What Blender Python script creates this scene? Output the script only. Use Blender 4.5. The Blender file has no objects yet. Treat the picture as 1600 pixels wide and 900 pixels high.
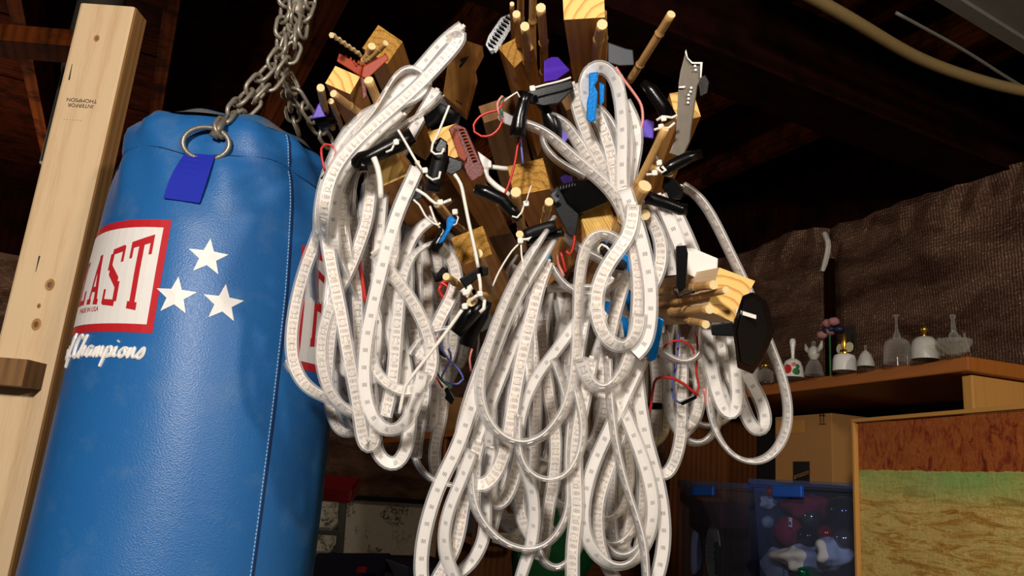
import bpy, bmesh, math, random
from mathutils import Vector, Matrix
R = random.Random(7)
S = bpy.context.scene
COL = S.collection
PI = math.pi
# ---------------------------------------------------------------- camera frame
F = 1200.0
CH = 1.40
def nz(v): return Vector(v).normalized()
cZ = nz((400, -4850, 1200)); cY = Vector((-633, 245, 1200)); cY = (cY - cY.dot(cZ) * cZ).normalized()
cX = cY.cross(cZ)
if cX.x < 0: cX = -cX
CAM = Vector((0, 0, CH))
def ray(u, v):
    d = Vector(((u - 800) / F, (v - 450) / F, 1))
    return Vector((d.dot(cX), d.dot(cY), d.dot(cZ)))
def P(u, v, d): return CAM + ray(u, v) * d
def atz(u, v, z): r = ray(u, v); return CAM + r * ((z - CH) / r.z)
def atx(u, v, x): r = ray(u, v); return CAM + r * (x / r.x)
def aty(u, v, y): r = ray(u, v); return CAM + r * (y / r.y)
cd = bpy.data.cameras.new('camera'); cam = bpy.data.objects.new('camera', cd); COL.objects.link(cam)
cd.sensor_width = 36; cd.lens = 27; cd.clip_start = 0.02; cd.clip_end = 50
Rm = Matrix(((cX.x, -cX.y, -cX.z), (cY.x, -cY.y, -cY.z), (cZ.x, -cZ.y, -cZ.z)))
cam.matrix_world = Matrix.Translation(CAM) @ Rm.to_4x4()
S.camera = cam
# ---------------------------------------------------------------- light
w = bpy.data.worlds.new('basement_air'); S.world = w; w.use_nodes = True
w.node_tree.nodes['Background'].inputs[0].default_value = (1, .85, .68, 1)
w.node_tree.nodes['Background'].inputs[1].default_value = 0.05
def lamp(name, loc, power, size, col):
    l = bpy.data.lights.new(name, 'POINT'); l.energy = power; l.shadow_soft_size = size; l.color = col
    o = bpy.data.objects.new(name, l); o.location = loc; COL.objects.link(o); return o
lamp('bulb_or_fill', (-0.62, -0.55, CH + 0.52), 96, 0.07, (1, .93, .86))
lamp('bulb_or_fill', (0.5, -1.2, CH + 0.66), 40, 0.07, (1, .90, .76))  # added fill lamp, not a known bulb; brightens shelf interior and background
lamp('far_bulb', (-0.9, 3.5, CH + 0.62), 22, 0.06, (1, .84, .66))
S.view_settings.view_transform = 'Standard'; S.view_settings.look = 'None'
S.view_settings.exposure = 0.15; S.view_settings.gamma = 1
S.cycles.transparent_max_bounces = 20
S.cycles.max_bounces = 6
# ---------------------------------------------------------------- materials
def rgb(h):
    h = h.lstrip('#'); c = [int(h[i:i + 2], 16) / 255 for i in (0, 2, 4)]
    return tuple((x / 12.92 if x <= .04045 else ((x + .055) / 1.055) ** 2.4) for x in c) + (1,)
class NT:
    def __init__(s, name):
        s.m = bpy.data.materials.new(name); s.m.use_nodes = True; s.t = s.m.node_tree
        s.b = s.t.nodes['Principled BSDF']; s.out = s.t.nodes['Material Output']
    def n(s, t, **k):
        x = s.t.nodes.new(t)
        for a, b in k.items(): setattr(x, a, b)
        return x
    def l(s, a, b): s.t.links.new(a, b)
    def val(s, op, a, b=None, clamp=False):
        x = s.n('ShaderNodeMath', operation=op, use_clamp=clamp)
        for i, v in enumerate((a, b)):
            if v is None: continue
            if isinstance(v, (int, float)): x.inputs[i].default_value = v
            else: s.l(v, x.inputs[i])
        return x.outputs[0]
    def mix(s, f, a, b):
        x = s.n('ShaderNodeMix', data_type='RGBA')
        for i, v in ((0, f), (6, a), (7, b)):
            if isinstance(v, (int, float, tuple)): x.inputs[i].default_value = v
            else: s.l(v, x.inputs[i])
        return x.outputs[2]
    def noise(s, vec, scale, det=3, rough=.5, dist=0):
        x = s.n('ShaderNodeTexNoise'); x.inputs['Scale'].default_value = scale; x.inputs['Detail'].default_value = det
        x.inputs['Roughness'].default_value = rough; x.inputs['Distortion'].default_value = dist
        if vec is not None: s.l(vec, x.inputs['Vector'])
        return x.outputs[0]
    def ramp(s, f, stops):
        x = s.n('ShaderNodeValToRGB'); e = x.color_ramp.elements
        while len(e) < len(stops): e.new(.5)
        for i, (p, c) in enumerate(stops): e[i].position = p; e[i].color = c if len(c) == 4 else tuple(c) + (1,)
        s.l(f, x.inputs[0]); return x.outputs[0]
    def mapv(s, vec, scale=(1, 1, 1), rot=(0, 0, 0)):
        x = s.n('ShaderNodeMapping'); x.inputs['Scale'].default_value = scale; x.inputs['Rotation'].default_value = rot
        s.l(vec, x.inputs[0]); return x.outputs[0]
    def bump(s, h, st, dist=.001):
        x = s.n('ShaderNodeBump'); x.inputs['Strength'].default_value = st; x.inputs['Distance'].default_value = dist
        s.l(h, x.inputs['Height']); s.l(x.outputs[0], s.b.inputs['Normal'])
    def base(s, c, r=.5, metal=0, spec=.5):
        if isinstance(c, tuple): s.b.inputs['Base Color'].default_value = c
        else: s.l(c, s.b.inputs['Base Color'])
        if isinstance(r, (int, float)): s.b.inputs['Roughness'].default_value = r
        else: s.l(r, s.b.inputs['Roughness'])
        s.b.inputs['Metallic'].default_value = metal; s.b.inputs['Specular IOR Level'].default_value = spec
        return s.m
    def obj(s): return s.n('ShaderNodeTexCoord').outputs['Object']
    def uv(s): return s.n('ShaderNodeTexCoord').outputs['UV']
    def rnd(s): return s.n('ShaderNodeObjectInfo').outputs['Random']
def plain(name, h, r=.5, metal=0, var=.0, bump=0, bs=200, spec=.5):
    t = NT(name); c = rgb(h)
    nn = t.noise(t.obj(), bs, 4)
    dk = tuple(x * (1 - var) for x in c[:3]) + (1,)
    m = t.base(t.mix(nn, dk, c), r, metal, spec)
    if bump: t.bump(nn, bump)
    return m
def wood(name, light, dark, rings=26, knots=False, rough=.6, axis='v', spec=.3, blot=None, band=.75):
    # UV: u across in metres, v along in metres
    t = NT(name); uv = t.uv()
    rv = t.val('MULTIPLY', t.rnd(), 7.0)
    comb = t.n('ShaderNodeCombineXYZ'); t.l(rv, comb.inputs[2])
    add = t.n('ShaderNodeVectorMath', operation='ADD'); t.l(uv, add.inputs[0]); t.l(comb.outputs[0], add.inputs[1])
    v = t.mapv(add.outputs[0], (rings, rings * .07, 1))
    n1 = t.noise(v, 2.2, 4, .6, .6)
    wv = t.n('ShaderNodeTexWave', wave_type='BANDS', bands_direction='X')
    wv.inputs['Scale'].default_value = 1.1; wv.inputs['Distortion'].default_value = 5; wv.inputs['Detail'].default_value = 2; wv.inputs['Detail Scale'].default_value = .6
    t.l(v, wv.inputs[0])
    f = t.val('MULTIPLY', wv.outputs['Fac'], n1)
    fine = t.noise(t.mapv(add.outputs[0], (900, 30, 1)), 1, 2)
    f = t.val('ADD', t.val('MULTIPLY', f, band), t.val('MULTIPLY', t.val('SUBTRACT', fine, .3), .6)); f = t.val('ADD', f, t.val('MULTIPLY', t.val('SUBTRACT', t.noise(t.mapv(add.outputs[0], (40, 3, 1)), 1, 3), .5), .7))
    c = t.ramp(f, [(.2, rgb(light)), (.85, rgb(dark))])
    if knots:
        vo = t.n('ShaderNodeTexVoronoi', distance='EUCLIDEAN'); vo.inputs['Scale'].default_value = 1; t.l(t.mapv(add.outputs[0], (15, 6.5, 1)), vo.inputs[0])
        k = t.ramp(vo.outputs['Distance'], [(0, (1, 1, 1)), (.045, (.75, .75, .75)), (.075, (.1, .1, .1)), (.1, (.3, .3, .3)), (.16, (0, 0, 0))])
        sep = t.n('ShaderNodeSeparateColor'); t.l(vo.outputs['Color'], sep.inputs[0])
        k = t.val('MULTIPLY', k, t.val('GREATER_THAN', sep.outputs[0], .45))
        c = t.mix(k, c, rgb('#8a5a30'))
    if blot:
        b = t.ramp(t.noise(add.outputs[0], 9, 5, .65), [(.45, (0, 0, 0)), (.62, (1, 1, 1))])
        c = t.mix(t.val('MULTIPLY', b, .8), c, rgb(blot))
    t.base(c, rough, 0, spec); t.bump(f, .25, .001)
    return t.m
def endgrain(name, light, dark, sc=330, rough_cut=False):
    t = NT(name); uv = t.uv()
    off = t.n('ShaderNodeCombineXYZ'); t.l(t.val('MULTIPLY', t.val('SUBTRACT', t.rnd(), .5), .06), off.inputs[0]); off.inputs[1].default_value = .03
    add = t.n('ShaderNodeVectorMath', operation='ADD'); t.l(uv, add.inputs[0]); t.l(off.outputs[0], add.inputs[1])
    wv = t.n('ShaderNodeTexWave', wave_type='RINGS', rings_direction='Z', wave_profile='SAW'); wv.inputs['Scale'].default_value = sc / 10 * 1.0
    wv.inputs['Distortion'].default_value = 1.2 if not rough_cut else 4.5; wv.inputs['Detail'].default_value = 2
    wv.inputs['Detail Scale'].default_value = 2.5
    t.l(add.outputs[0], wv.inputs[0])
    c = t.ramp(wv.outputs['Fac'], [(0, rgb(light)), (.62, rgb(light)), (1, rgb(dark))])
    if rough_cut:
        nn = t.noise(uv, 900, 4, .7, 1); c = t.mix(t.ramp(nn, [(.45, (0, 0, 0)), (.7, (1, 1, 1))]), c, rgb('#8a5a20')); t.bump(nn, .8, .002)
    t.base(c, .7, 0, .2); return t.m
M = {}
M['stud'] = wood('stud_pine', '#e2c49a', '#c09262', 11, False, band=.35)
M['stud2'] = wood('stud_pine_tan_shade', '#b98a55', '#8f6337', 22, False)  # darker copy of the stud pine, paints shade on its right side; tan elsewhere
M['brace'] = wood('weathered_and_shaded_wood', '#86613c', '#4f3520', 18)  # also used on the deep posts, as shade put into their colour
M['post'] = wood('post_pine', '#d69b52', '#96602a', 30, band=.5)
M['end'] = endgrain('sawn_end', '#f2c878', '#c98a3e')
M['endr'] = endgrain('rough_sawn_end', '#d9a550', '#a8702a', 420, True)
M['ply'] = wood('layered_end', '#e7bb62', '#9a6520', 120)
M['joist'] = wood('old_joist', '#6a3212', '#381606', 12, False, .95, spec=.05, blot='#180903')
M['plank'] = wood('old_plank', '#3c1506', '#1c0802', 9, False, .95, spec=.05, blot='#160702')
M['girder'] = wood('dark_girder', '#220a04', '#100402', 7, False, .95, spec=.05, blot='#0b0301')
M['shelf'] = wood('shelf_board', '#a55f24', '#7e4316', 12, False, .45, band=.3)
M['shelfd'] = wood('shelf_upright', '#7a4318', '#431f08', 14, False, .6)
M['frame'] = wood('frame_wood', '#c08a44', '#9a6426', 22, band=.3)
def bamboo():
    t = NT('bamboo'); uv = t.uv()
    n1 = t.noise(t.mapv(uv, (500, 18, 1)), 1, 3); n2 = t.noise(uv, 60, 4)
    c = t.ramp(n1, [(.3, rgb('#a97b42')), (.7, rgb('#d8ac6e'))])
    c = t.mix(t.ramp(n2, [(.55, (0, 0, 0)), (.75, (1, 1, 1))]), c, rgb('#7f5a2e'))
    t.base(c, .5, 0, .4); t.bump(n1, .3, .0006); return t.m
M['bamboo'] = bamboo()
M['bamboo_end'] = plain('bamboo_cut', '#f6dca2', .7, 0, .35, 0, 900)
M['black'] = plain('black_plastic', '#070708', .25, 0, .3, .1, 900, .45)
M['blackm'] = plain('black_matte_plastic', '#0e0e10', .5, 0, .3, .2, 700, .25)
M['grayp'] = plain('dark_grey_plastic', '#3c4048', .45, 0, .2)
M['blue'] = plain('blue_silk_plastic', '#0f86e0', .22, .35, .15, .2, 500)
M['purple'] = plain('purple_plastic', '#5a34c4', .4, 0, .2, .3, 900)
M['orange'] = plain('orange_red_plastic', '#a8380e', .5, 0, .3, .2, 500, .3)
M['redbrick'] = plain('brick_red_plastic', '#6e2114', .4, 0, .4, .6, 700)
M['pinkred'] = plain('rough_red_print', '#a54a30', .6, 0, .4, 1, 900)
M['whitep'] = plain('white_plastic', '#f1ede6', .35, 0, .04)
M['zip'] = plain('nylon_tie', '#ece6da', .4, 0, .05)
M['red'] = plain('red_wire', '#c42a22', .35, 0, .1)
M['pinkw'] = plain('pink_wire', '#e08a80', .35, 0, .1)
M['bluew'] = plain('blue_wire', '#5a63b0', .35, 0, .1)
M['blackw'] = plain('black_wire', '#101012', .35)
M['greenw'] = plain('green_wire', '#2a7a5a', .35)
M['steel'] = plain('worn_steel', '#a09a8e', .4, .6, .35, .3, 500)
M['chain'] = plain('chain_steel', '#b3aa98', .42, .55, .4, .3, 300)
M['blade'] = plain('tarnished_metal', '#6f665b', .5, .5, .3, .1, 150)
M['gold'] = plain('gold_metal', '#c99a3a', .25, .9, .2)
def strip_core(name, kind):
    # UV u 0..1 across, v in metres along
    t = NT(name); sep = t.n('ShaderNodeSeparateXYZ'); t.l(t.uv(), sep.inputs[0]); u, v = sep.outputs[0], sep.outputs[1]
    def band(x, c, h): return t.val('LESS_THAN', t.val('ABSOLUTE', t.val('SUBTRACT', x, c)), h)
    f = t.val('FRACT', t.val('MULTIPLY', v, 60))
    pads = t.val('MULTIPLY', band(f, .5, .11), t.val('GREATER_THAN', t.val('SINE', t.val('MULTIPLY', t.val('SUBTRACT', u, .3), 47)), .1))
    pads = t.val('MULTIPLY', pads, band(u, .5, .22))
    col = t.mix(t.noise(t.uv(), 8, 2), rgb('#fbf7f2'), rgb('#efe9e1'))
    hue = t.ramp(t.noise(t.uv(), 3, 1), [(.4, rgb('#6a6562')), (.6, rgb('#d09a6a'))])
    col = t.mix(pads, col, hue if kind else rgb('#45403c'))
    if kind:
        g = t.val('FRACT', t.val('ADD', t.val('MULTIPLY', v, 60), .5))
        ring = t.val('MULTIPLY', t.val('MULTIPLY', band(g, .5, .22), band(u, .5, .2)), t.val('SUBTRACT', 1, t.val('MULTIPLY', band(g, .5, .16), band(u, .5, .14))))
        side = t.val('MULTIPLY', band(t.val('FRACT', t.val('MULTIPLY', v, 180)), .5, .25), t.val('ADD', band(u, .2, .05), band(u, .8, .04)))
        col = t.mix(t.val('MULTIPLY', t.val('MAXIMUM', ring, side), .75), col, hue)
    t.base(col, .45, 0, .4); return t.m
M['tape'] = strip_core('led_tape_back', 0)
M['tapef'] = strip_core('led_tape_front', 1)
def sleeve():
    t = NT('silicone_sleeve')
    t.b.inputs['Base Color'].default_value = (.96, .95, .94, 1); t.b.inputs['Roughness'].default_value = .13; t.b.inputs['Specular IOR Level'].default_value = .8
    tr = t.n('ShaderNodeBsdfTransparent'); tr.inputs[0].default_value = (.96, .95, .94, 1)
    lw = t.n('ShaderNodeLayerWeight'); lw.inputs[0].default_value = .35
    fac = t.val('ADD', t.val('MULTIPLY', lw.outputs['Facing'], .55), .13, True)
    mx = t.n('ShaderNodeMixShader'); t.l(fac, mx.inputs[0]); t.l(tr.outputs[0], mx.inputs[1]); t.l(t.b.outputs[0], mx.inputs[2]); t.l(mx.outputs[0], t.out.inputs[0])
    return t.m
M['sleeve'] = sleeve()
M['led'] = plain('led_chip', '#f6efe0', .25, 0, .15)
def clear(name, col=(.9, .92, .92, 1), a=.25, r=.08, fk=.5):
    t = NT(name); t.b.inputs['Base Color'].default_value = col; t.b.inputs['Roughness'].default_value = r; t.b.inputs['Specular IOR Level'].default_value = 1
    tr = t.n('ShaderNodeBsdfTransparent'); tr.inputs[0].default_value = col
    lw = t.n('ShaderNodeLayerWeight'); lw.inputs[0].default_value = .4
    fac = t.val('ADD', t.val('MULTIPLY', lw.outputs['Facing'], fk), a, True)
    mx = t.n('ShaderNodeMixShader'); t.l(fac, mx.inputs[0]); t.l(tr.outputs[0], mx.inputs[1]); t.l(t.b.outputs[0], mx.inputs[2]); t.l(mx.outputs[0], t.out.inputs[0])
    return t.m
M['glass'] = clear('clear_glass', (.88, .86, .80, 1), .05, .08, .35)
M['bin'] = clear('clear_bin_plastic', (.62, .72, 1, 1), .035, .15, .12)
M['plug'] = clear('clear_plug', (.9, .88, .88, 1), .3, .2)
def foil():
    t = NT('foil_insulation'); o = t.uv()
    weave = t.n('ShaderNodeTexWave', wave_type='BANDS', bands_direction='Y'); weave.inputs['Scale'].default_value = 26; weave.inputs['Distortion'].default_value = 4; weave.inputs['Detail'].default_value = 3; weave.inputs['Detail Scale'].default_value = 2
    t.l(o, weave.inputs[0])
    wx = t.n('ShaderNodeTexWave', wave_type='BANDS', bands_direction='X'); wx.inputs['Scale'].default_value = 34; wx.inputs['Distortion'].default_value = 3; wx.inputs['Detail'].default_value = 2
    t.l(o, wx.inputs[0])
    big = t.noise(t.mapv(o, (2, 5, 1)), 2.2, 5, .6, .5)
    cr = t.noise(t.mapv(o, (5, 22, 1)), 6, 5, .7, 1.5)
    h = t.val('ADD', t.val('ADD', t.val('MULTIPLY', weave.outputs['Fac'], .3), t.val('MULTIPLY', wx.outputs['Fac'], .14)), t.val('ADD', t.val('MULTIPLY', big, .9), t.val('MULTIPLY', cr, .55)))
    c = t.mix(t.ramp(big, [(.35, (0, 0, 0)), (.65, (1, 1, 1))]), rgb('#664638'), rgb('#a8826a'))
    spots = t.ramp(t.noise(o, 150, 2, .5), [(.72, (0, 0, 0)), (.78, (1, 1, 1))])
    c = t.mix(spots, c, rgb('#b8a898'))
    t.base(c, .36, .72, .5); t.bump(h, .8, .012); return t.m
M['foil'] = foil()
def conc():
    t = NT('painted_concrete'); o = t.uv()
    n1 = t.noise(o, 6, 6, .7, .4); n2 = t.noise(o, 22, 5, .7)
    c = t.mix(n2, rgb('#f0eada'), rgb('#d2cab8'))
    st = t.val('MULTIPLY', t.ramp(n1, [(.52, (0, 0, 0)), (.58, (1, 1, 1))]), t.ramp(t.noise(o, 55, 4, .7), [(.42, (0, 0, 0)), (.55, (1, 1, 1))]))
    c = t.mix(t.val('MULTIPLY', st, .85), c, rgb('#2e2a22'))
    t.base(c, .85, 0, .2); t.bump(n2, .5, .004); return t.m
M['conc'] = conc()
def vinyl():
    t = NT('blue_vinyl'); o = t.uv()
    ve = t.n('ShaderNodeTexVoronoi'); ve.inputs['Scale'].default_value = 520; t.l(t.mapv(o, (1.08, 1.4, 1)), ve.inputs[0])
    dust = t.ramp(t.noise(o, 14, 6, .7), [(.52, (0, 0, 0)), (.85, (1, 1, 1))])
    specks = t.ramp(t.noise(o, 240, 2), [(.73, (0, 0, 0)), (.8, (1, 1, 1))])
    sep = t.n('ShaderNodeSeparateXYZ'); t.l(o, sep.inputs[0])
    topd = t.val('MULTIPLY', t.ramp(sep.outputs[1], [(.0, (0, 0, 0)), (1, (1, 1, 1))]), 0)
    c = t.mix(t.noise(o, 5, 3), rgb('#266cae'), rgb('#1d5f9f'))
    c = t.mix(t.val('MULTIPLY', dust, .28), c, rgb('#7f97a8'))
    c = t.mix(t.val('MULTIPLY', specks, .35), c, rgb('#a8bccb'))
    t.base(c, .40, 0, .5); t.bump(ve.outputs['Distance'], .28, .0008); return t.m
M['vinyl'] = vinyl()
def dusty():
    t = NT('dusty_vinyl'); o = t.obj(); d = t.ramp(t.noise(o, 30, 6, .7), [(.35, (0, 0, 0)), (.6, (1, 1, 1))])
    t.base(t.mix(d, rgb('#33628a'), rgb('#6e685f')), .8, 0, .2); return t.m
M['dusty'] = dusty()
def web():
    t = NT('blue_webbing'); v = t.mapv(t.uv(), (1, 1, 1), (0, 0, .5))
    wv = t.n('ShaderNodeTexWave'); wv.inputs['Scale'].default_value = 190; wv.inputs['Distortion'].default_value = 1; t.l(v, wv.inputs[0])
    t.base(t.mix(wv.outputs['Fac'], rgb('#17239a'), rgb('#2c3ccc')), .7, 0, .3); t.bump(wv.outputs['Fac'], .6, .001); return t.m
M['web'] = web()
M['pwhite'] = plain('white_print', '#f4efe8', .45, 0, .05)
M['pred'] = plain('red_print', '#c9262e', .45, 0, .1)
M['pnavy'] = plain('dark_seam', '#0b2350', .6)
M['thread'] = plain('pale_thread', '#8fb6d8', .7)
def painting():
    t = NT('abstract_canvas'); uv = t.uv(); sep = t.n('ShaderNodeSeparateXYZ'); t.l(uv, sep.inputs[0]); x, y = sep.outputs[0], sep.outputs[1]
    hn = t.noise(t.mapv(uv, (9, 50, 1)), 1.2, 7, .75, 1.2)
    vn = t.noise(t.mapv(uv, (60, 26, 1)), 1, 7, .8, 1.2)
    ln = t.noise(uv, 6.0, 3, .6, .4); n4 = t.noise(uv, 60, 5, .7)
    yel = t.ramp(hn, [(.34, rgb('#9c6f2c')), (.45, rgb('#c79a4a')), (.53, rgb('#e3c877')), (.6, rgb('#c9a659')), (.7, rgb('#a37c3a'))])
    yel = t.mix(t.ramp(ln, [(.5, (0, 0, 0)), (.68, (.7, .7, .7))]), yel, rgb('#b3b368'))
    yel = t.mix(t.ramp(t.noise(uv, 4.3, 2), [(.55, (0, 0, 0)), (.7, (.6, .6, .6))]), yel, rgb('#a8742e'))
    top = t.val('SUBTRACT', 1, y)
    wob = t.val('MULTIPLY', t.val('SUBTRACT', n4, .5), .012)
    tw = t.val('ADD', y, wob)
    g = t.ramp(tw, [(.088, (0, 0, 0)), (.092, (1, 1, 1)), (.115, (.8, .8, .8)), (.15, (0, 0, 0))])
    grn = t.mix(ln, rgb('#62ad48'), rgb('#b4c47c'))
    c = t.mix(t.val('MULTIPLY', g, t.ramp(t.noise(t.mapv(uv, (3, 1, 1)), 2, 3), [(.35, (.55, .55, .55)), (.55, (1, 1, 1))])), yel, grn)
    redc = t.ramp(vn, [(.34, rgb('#571610')), (.45, rgb('#96401c')), (.55, rgb('#b0642c')), (.62, rgb('#8c3a1a')), (.7, rgb('#c89468'))])
    c = t.mix(t.val('LESS_THAN', tw, .09), c, redc)
    c = t.mix(t.ramp(t.noise(t.mapv(uv, (50, 200, 1)), 1, 3), [(.66, (0, 0, 0)), (.74, (.7, .7, .7))]), c, rgb('#5a3d1c'))
    t.base(c, .35, 0, .5); t.bump(t.val('ADD', vn, t.val('ADD', hn, n4)), .6, .004); return t.m
M['painting'] = painting()
M['carton'] = plain('cardboard', '#b07c42', .8, 0, .12, .1, 60)
M['carton2'] = plain('cardboard_side', '#8c5f30', .8, 0, .12)
M['tapeb'] = plain('black_tape', '#16181c', .3)
M['ink'] = plain('black_ink', '#1c1611', .7)
M['grayink'] = plain('grey_ink', '#8f867a', .7)
M['duct'] = plain('galvanised_duct', '#7a776c', .6, .2, .3, .2, 30)
M['pipe'] = plain('dusty_grey_pipe', '#5b564a', .65, .1, .55, .4, 25)
M['tanp'] = plain('pale_tan_conduit', '#8f7648', .7, 0, .3)
M['cream'] = plain('cream_plaster', '#cfc8a0', .6, 0, .1)
M['wht'] = plain('white_ceramic', '#e8e4dc', .25, 0, .06)
M['frost'] = plain('frosted_glass', '#c3bfb3', .4, 0, .25, .4, 120)
M['cloth'] = plain('white_tissue', '#b9bac2', .9, 0, .2, .6, 40)
M['mag'] = plain('magenta_felt', '#8e1838', .9, 0, .2)
M['maroon'] = plain('maroon_box', '#5e0f1c', .6, 0, .2)
M['ballb'] = plain('dark_blue_bauble', '#0a1530', .12, .6)
M['balls'] = plain('silver_bauble', '#76767c', .12, .8)
M['ballr'] = plain('red_bauble', '#a00a1e', .1, .6)
M['ballg'] = plain('green_foil', '#0d6a48', .2, .6)
M['bluelid'] = plain('blue_lid_latch', '#0f58c0', .4)
M['redp'] = plain('red_plastic', '#a81c20', .45, 0, .15)
M['grey'] = plain('grey_plastic', '#8f928c', .55, 0, .15)
M['navy'] = plain('navy_box', '#0c1636', .55, 0, .3)
M['green'] = plain('green_fabric', '#0d6a30', .85, 0, .4, .5, 60)
M['floor'] = plain('concrete_floor', '#5a544a', .8, 0, .4)
M['dark'] = plain('dark_wall', '#1a1410', .9, 0, .3)
M['petal'] = plain('pink_petal', '#b87a78', .8, 0, .4)
M['leaf'] = plain('leaf_green', '#1f6b2c', .6, 0, .3)
M['straw'] = plain('strawberry_red', '#c8201c', .4, 0, .15)
M['offw'] = plain('offwhite_bottle', '#8d8a80', .5, 0, .2)
# ---------------------------------------------------------------- object helpers
ORG = {}
def link(name, verts, faces, mat, parent=None, uvs=None, mats=None, fm=None, smooth=False):
    me = bpy.data.meshes.new(name)
    if parent is not None: o0 = ORG[parent.name]
    else:
        o0 = Vector((0, 0, 0))
        for v in verts: o0 = o0 + Vector(v)
        o0 = o0 / max(1, len(verts))
    me.from_pydata([tuple(Vector(v) - o0) for v in verts], [], faces)
    for m in (mats or [mat]): me.materials.append(M[m])
    if fm: me.polygons.foreach_set('material_index', fm)
    if uvs:
        l = me.uv_layers.new(name='UVMap')
        flat = []
        for f in uvs:
            for c in f: flat += [c[0], c[1]]
        l.data.foreach_set('uv', flat)
    if smooth: me.polygons.foreach_set('use_smooth', [True] * len(me.polygons))
    me.update()
    o = bpy.data.objects.new(name, me); COL.objects.link(o)
    if parent is None: o.location = o0
    else: o.parent = parent
    ORG[o.name] = o0
    return o
def tag(o, label=None, cat=None, group=None, kind=None):
    if label: o['label'] = label
    if cat: o['category'] = cat
    if group: o['group'] = group
    if kind: o['kind'] = kind
    return o
def thing(name, loc, label, cat, group=None):
    o = bpy.data.objects.new(name, None); o.empty_display_size = .02; COL.objects.link(o); o.location = loc
    ORG[o.name] = Vector(loc); return tag(o, label, cat, group)
class G:                                     # geometry collector in world space
    def __init__(s): s.v = []; s.f = []; s.uv = []; s.m = []
    def quad(s, pts, uv=None, m=0):
        b = len(s.v); s.v += [Vector(p) for p in pts]; s.f.append(tuple(range(b, b + len(pts))))
        s.uv.append(uv or [(p[0], p[1]) for p in pts]); s.m.append(m)
    def build(s, name, mat, parent=None, mats=None, smooth=False):
        return link(name, s.v, s.f, mat, parent, s.uv, mats, s.m, smooth)
    def hexa(s, c, bev=0, m=0, me=None):
        # c: 8 corners: 0-3 near ring (ccw seen from outside), 4-7 far ring
        e = me if me is not None else m
        def q(i, mm):
            p = [Vector(c[k]) for k in i]; u = (p[1] - p[0]).length; v = (p[3] - p[0]).length
            uv = [(0, 0), (u, 0), (u, v), (0, v)]
            s.quad(p, uv, mm)
        q((0, 1, 2, 3), e); q((5, 4, 7, 6), e)
        for i in range(4):
            j = (i + 1) % 4; q((j, i, i + 4, j + 4), m)
    def box(s, c, ax, ay, az, m=0, me=None):
        c = Vector(c); ax, ay, az = Vector(ax) / 2, Vector(ay) / 2, Vector(az) / 2
        s.hexa([c - ax - ay + az, c + ax - ay + az, c + ax + ay + az, c - ax + ay + az,
                c - ax - ay - az, c + ax - ay - az, c + ax + ay - az, c - ax + ay - az], 0, m, me)
    def tube(s, pts, rad, n=8, m=0, cap=True, me=None, ref=None):
        pts = [Vector(p) for p in pts]; rr = rad if isinstance(rad, (list, tuple)) else [rad] * len(pts)
        b = len(s.v); L = 0; Ls = []; N = None
        for i, p in enumerate(pts):
            if i: L += (p - pts[i - 1]).length
            Ls.append(L)
            t = (pts[min(i + 1, len(pts) - 1)] - pts[max(i - 1, 0)]).normalized()
            if N is None:
                N = t.cross(Vector(ref) if ref else Vector((.3, .2, .93))).normalized()
                if N.length < .1: N = t.cross(Vector((1, 0, 0))).normalized()
            else: N = (N - N.dot(t) * t).normalized()
            B = t.cross(N)
            for k in range(n):
                a = 2 * PI * k / n; s.v.append(p + (N * math.cos(a) + B * math.sin(a)) * rr[i])
        C = 2 * PI * max(rr)
        for i in range(len(pts) - 1):
            for k in range(n):
                k2 = (k + 1) % n
                s.f.append((b + i * n + k, b + i * n + k2, b + (i + 1) * n + k2, b + (i + 1) * n + k))
                s.uv.append([(k / n * C, Ls[i]), ((k + 1) / n * C, Ls[i]), ((k + 1) / n * C, Ls[i + 1]), (k / n * C, Ls[i + 1])]); s.m.append(m)
        if cap:
            mm = m if me is None else me
            s.f.append(tuple(b + k for k in range(n))[::-1]); s.uv.append([(0, 0)] * n); s.m.append(mm)
            q = b + (len(pts) - 1) * n; s.f.append(tuple(q + k for k in range(n))); s.uv.append([(0, 0)] * n); s.m.append(mm)
    def poly(s, pts, nrm, th, m=0):           # extruded flat polygon
        pts = [Vector(p) for p in pts]; d = Vector(nrm).normalized() * th; n = len(pts)
        s.quad(pts, None, m); s.quad([p - d for p in reversed(pts)], None, m)
        for i in range(n):
            j = (i + 1) % n; s.quad([pts[j], pts[i], pts[i] - d, pts[j] - d], None, m)
    def lathe(s, base, prof, n=20, m=0, up=Vector((0, 0, 1))):
        base = Vector(base); up = Vector(up).normalized(); a1 = up.orthogonal().normalized(); a2 = up.cross(a1); b = len(s.v)
        for (r, z) in prof:
            for k in range(n):
                a = 2 * PI * k / n; s.v.append(base + up * z + (a1 * math.cos(a) + a2 * math.sin(a)) * max(r, 1e-5))
        for i in range(len(prof) - 1):
            for k in range(n):
                k2 = (k + 1) % n; s.f.append((b + i * n + k, b + i * n + k2, b + (i + 1) * n + k2, b + (i + 1) * n + k)); s.uv.append([(k / n, i), ((k + 1) / n, i), ((k + 1) / n, i + 1), (k / n, i + 1)]); s.m.append(m)
def spline(pts, step=.006):
    pts = [Vector(p) for p in pts]; out = []
    n = len(pts)
    for i in range(n - 1):
        p0 = pts[i - 1] if i else pts[0] * 2 - pts[1]; p1 = pts[i]; p2 = pts[i + 1]; p3 = pts[i + 2] if i + 2 < n else pts[-1] * 2 - pts[-2]
        k = max(1, int((p2 - p1).length / step))
        for j in range(k):
            t = j / k
            out.append(.5 * ((2 * p1) + (p2 - p0) * t + (2 * p0 - 5 * p1 + 4 * p2 - p3) * t * t + (3 * p1 - p0 - 3 * p2 + p3) * t ** 3))
    out.append(pts[-1]); return out
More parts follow.
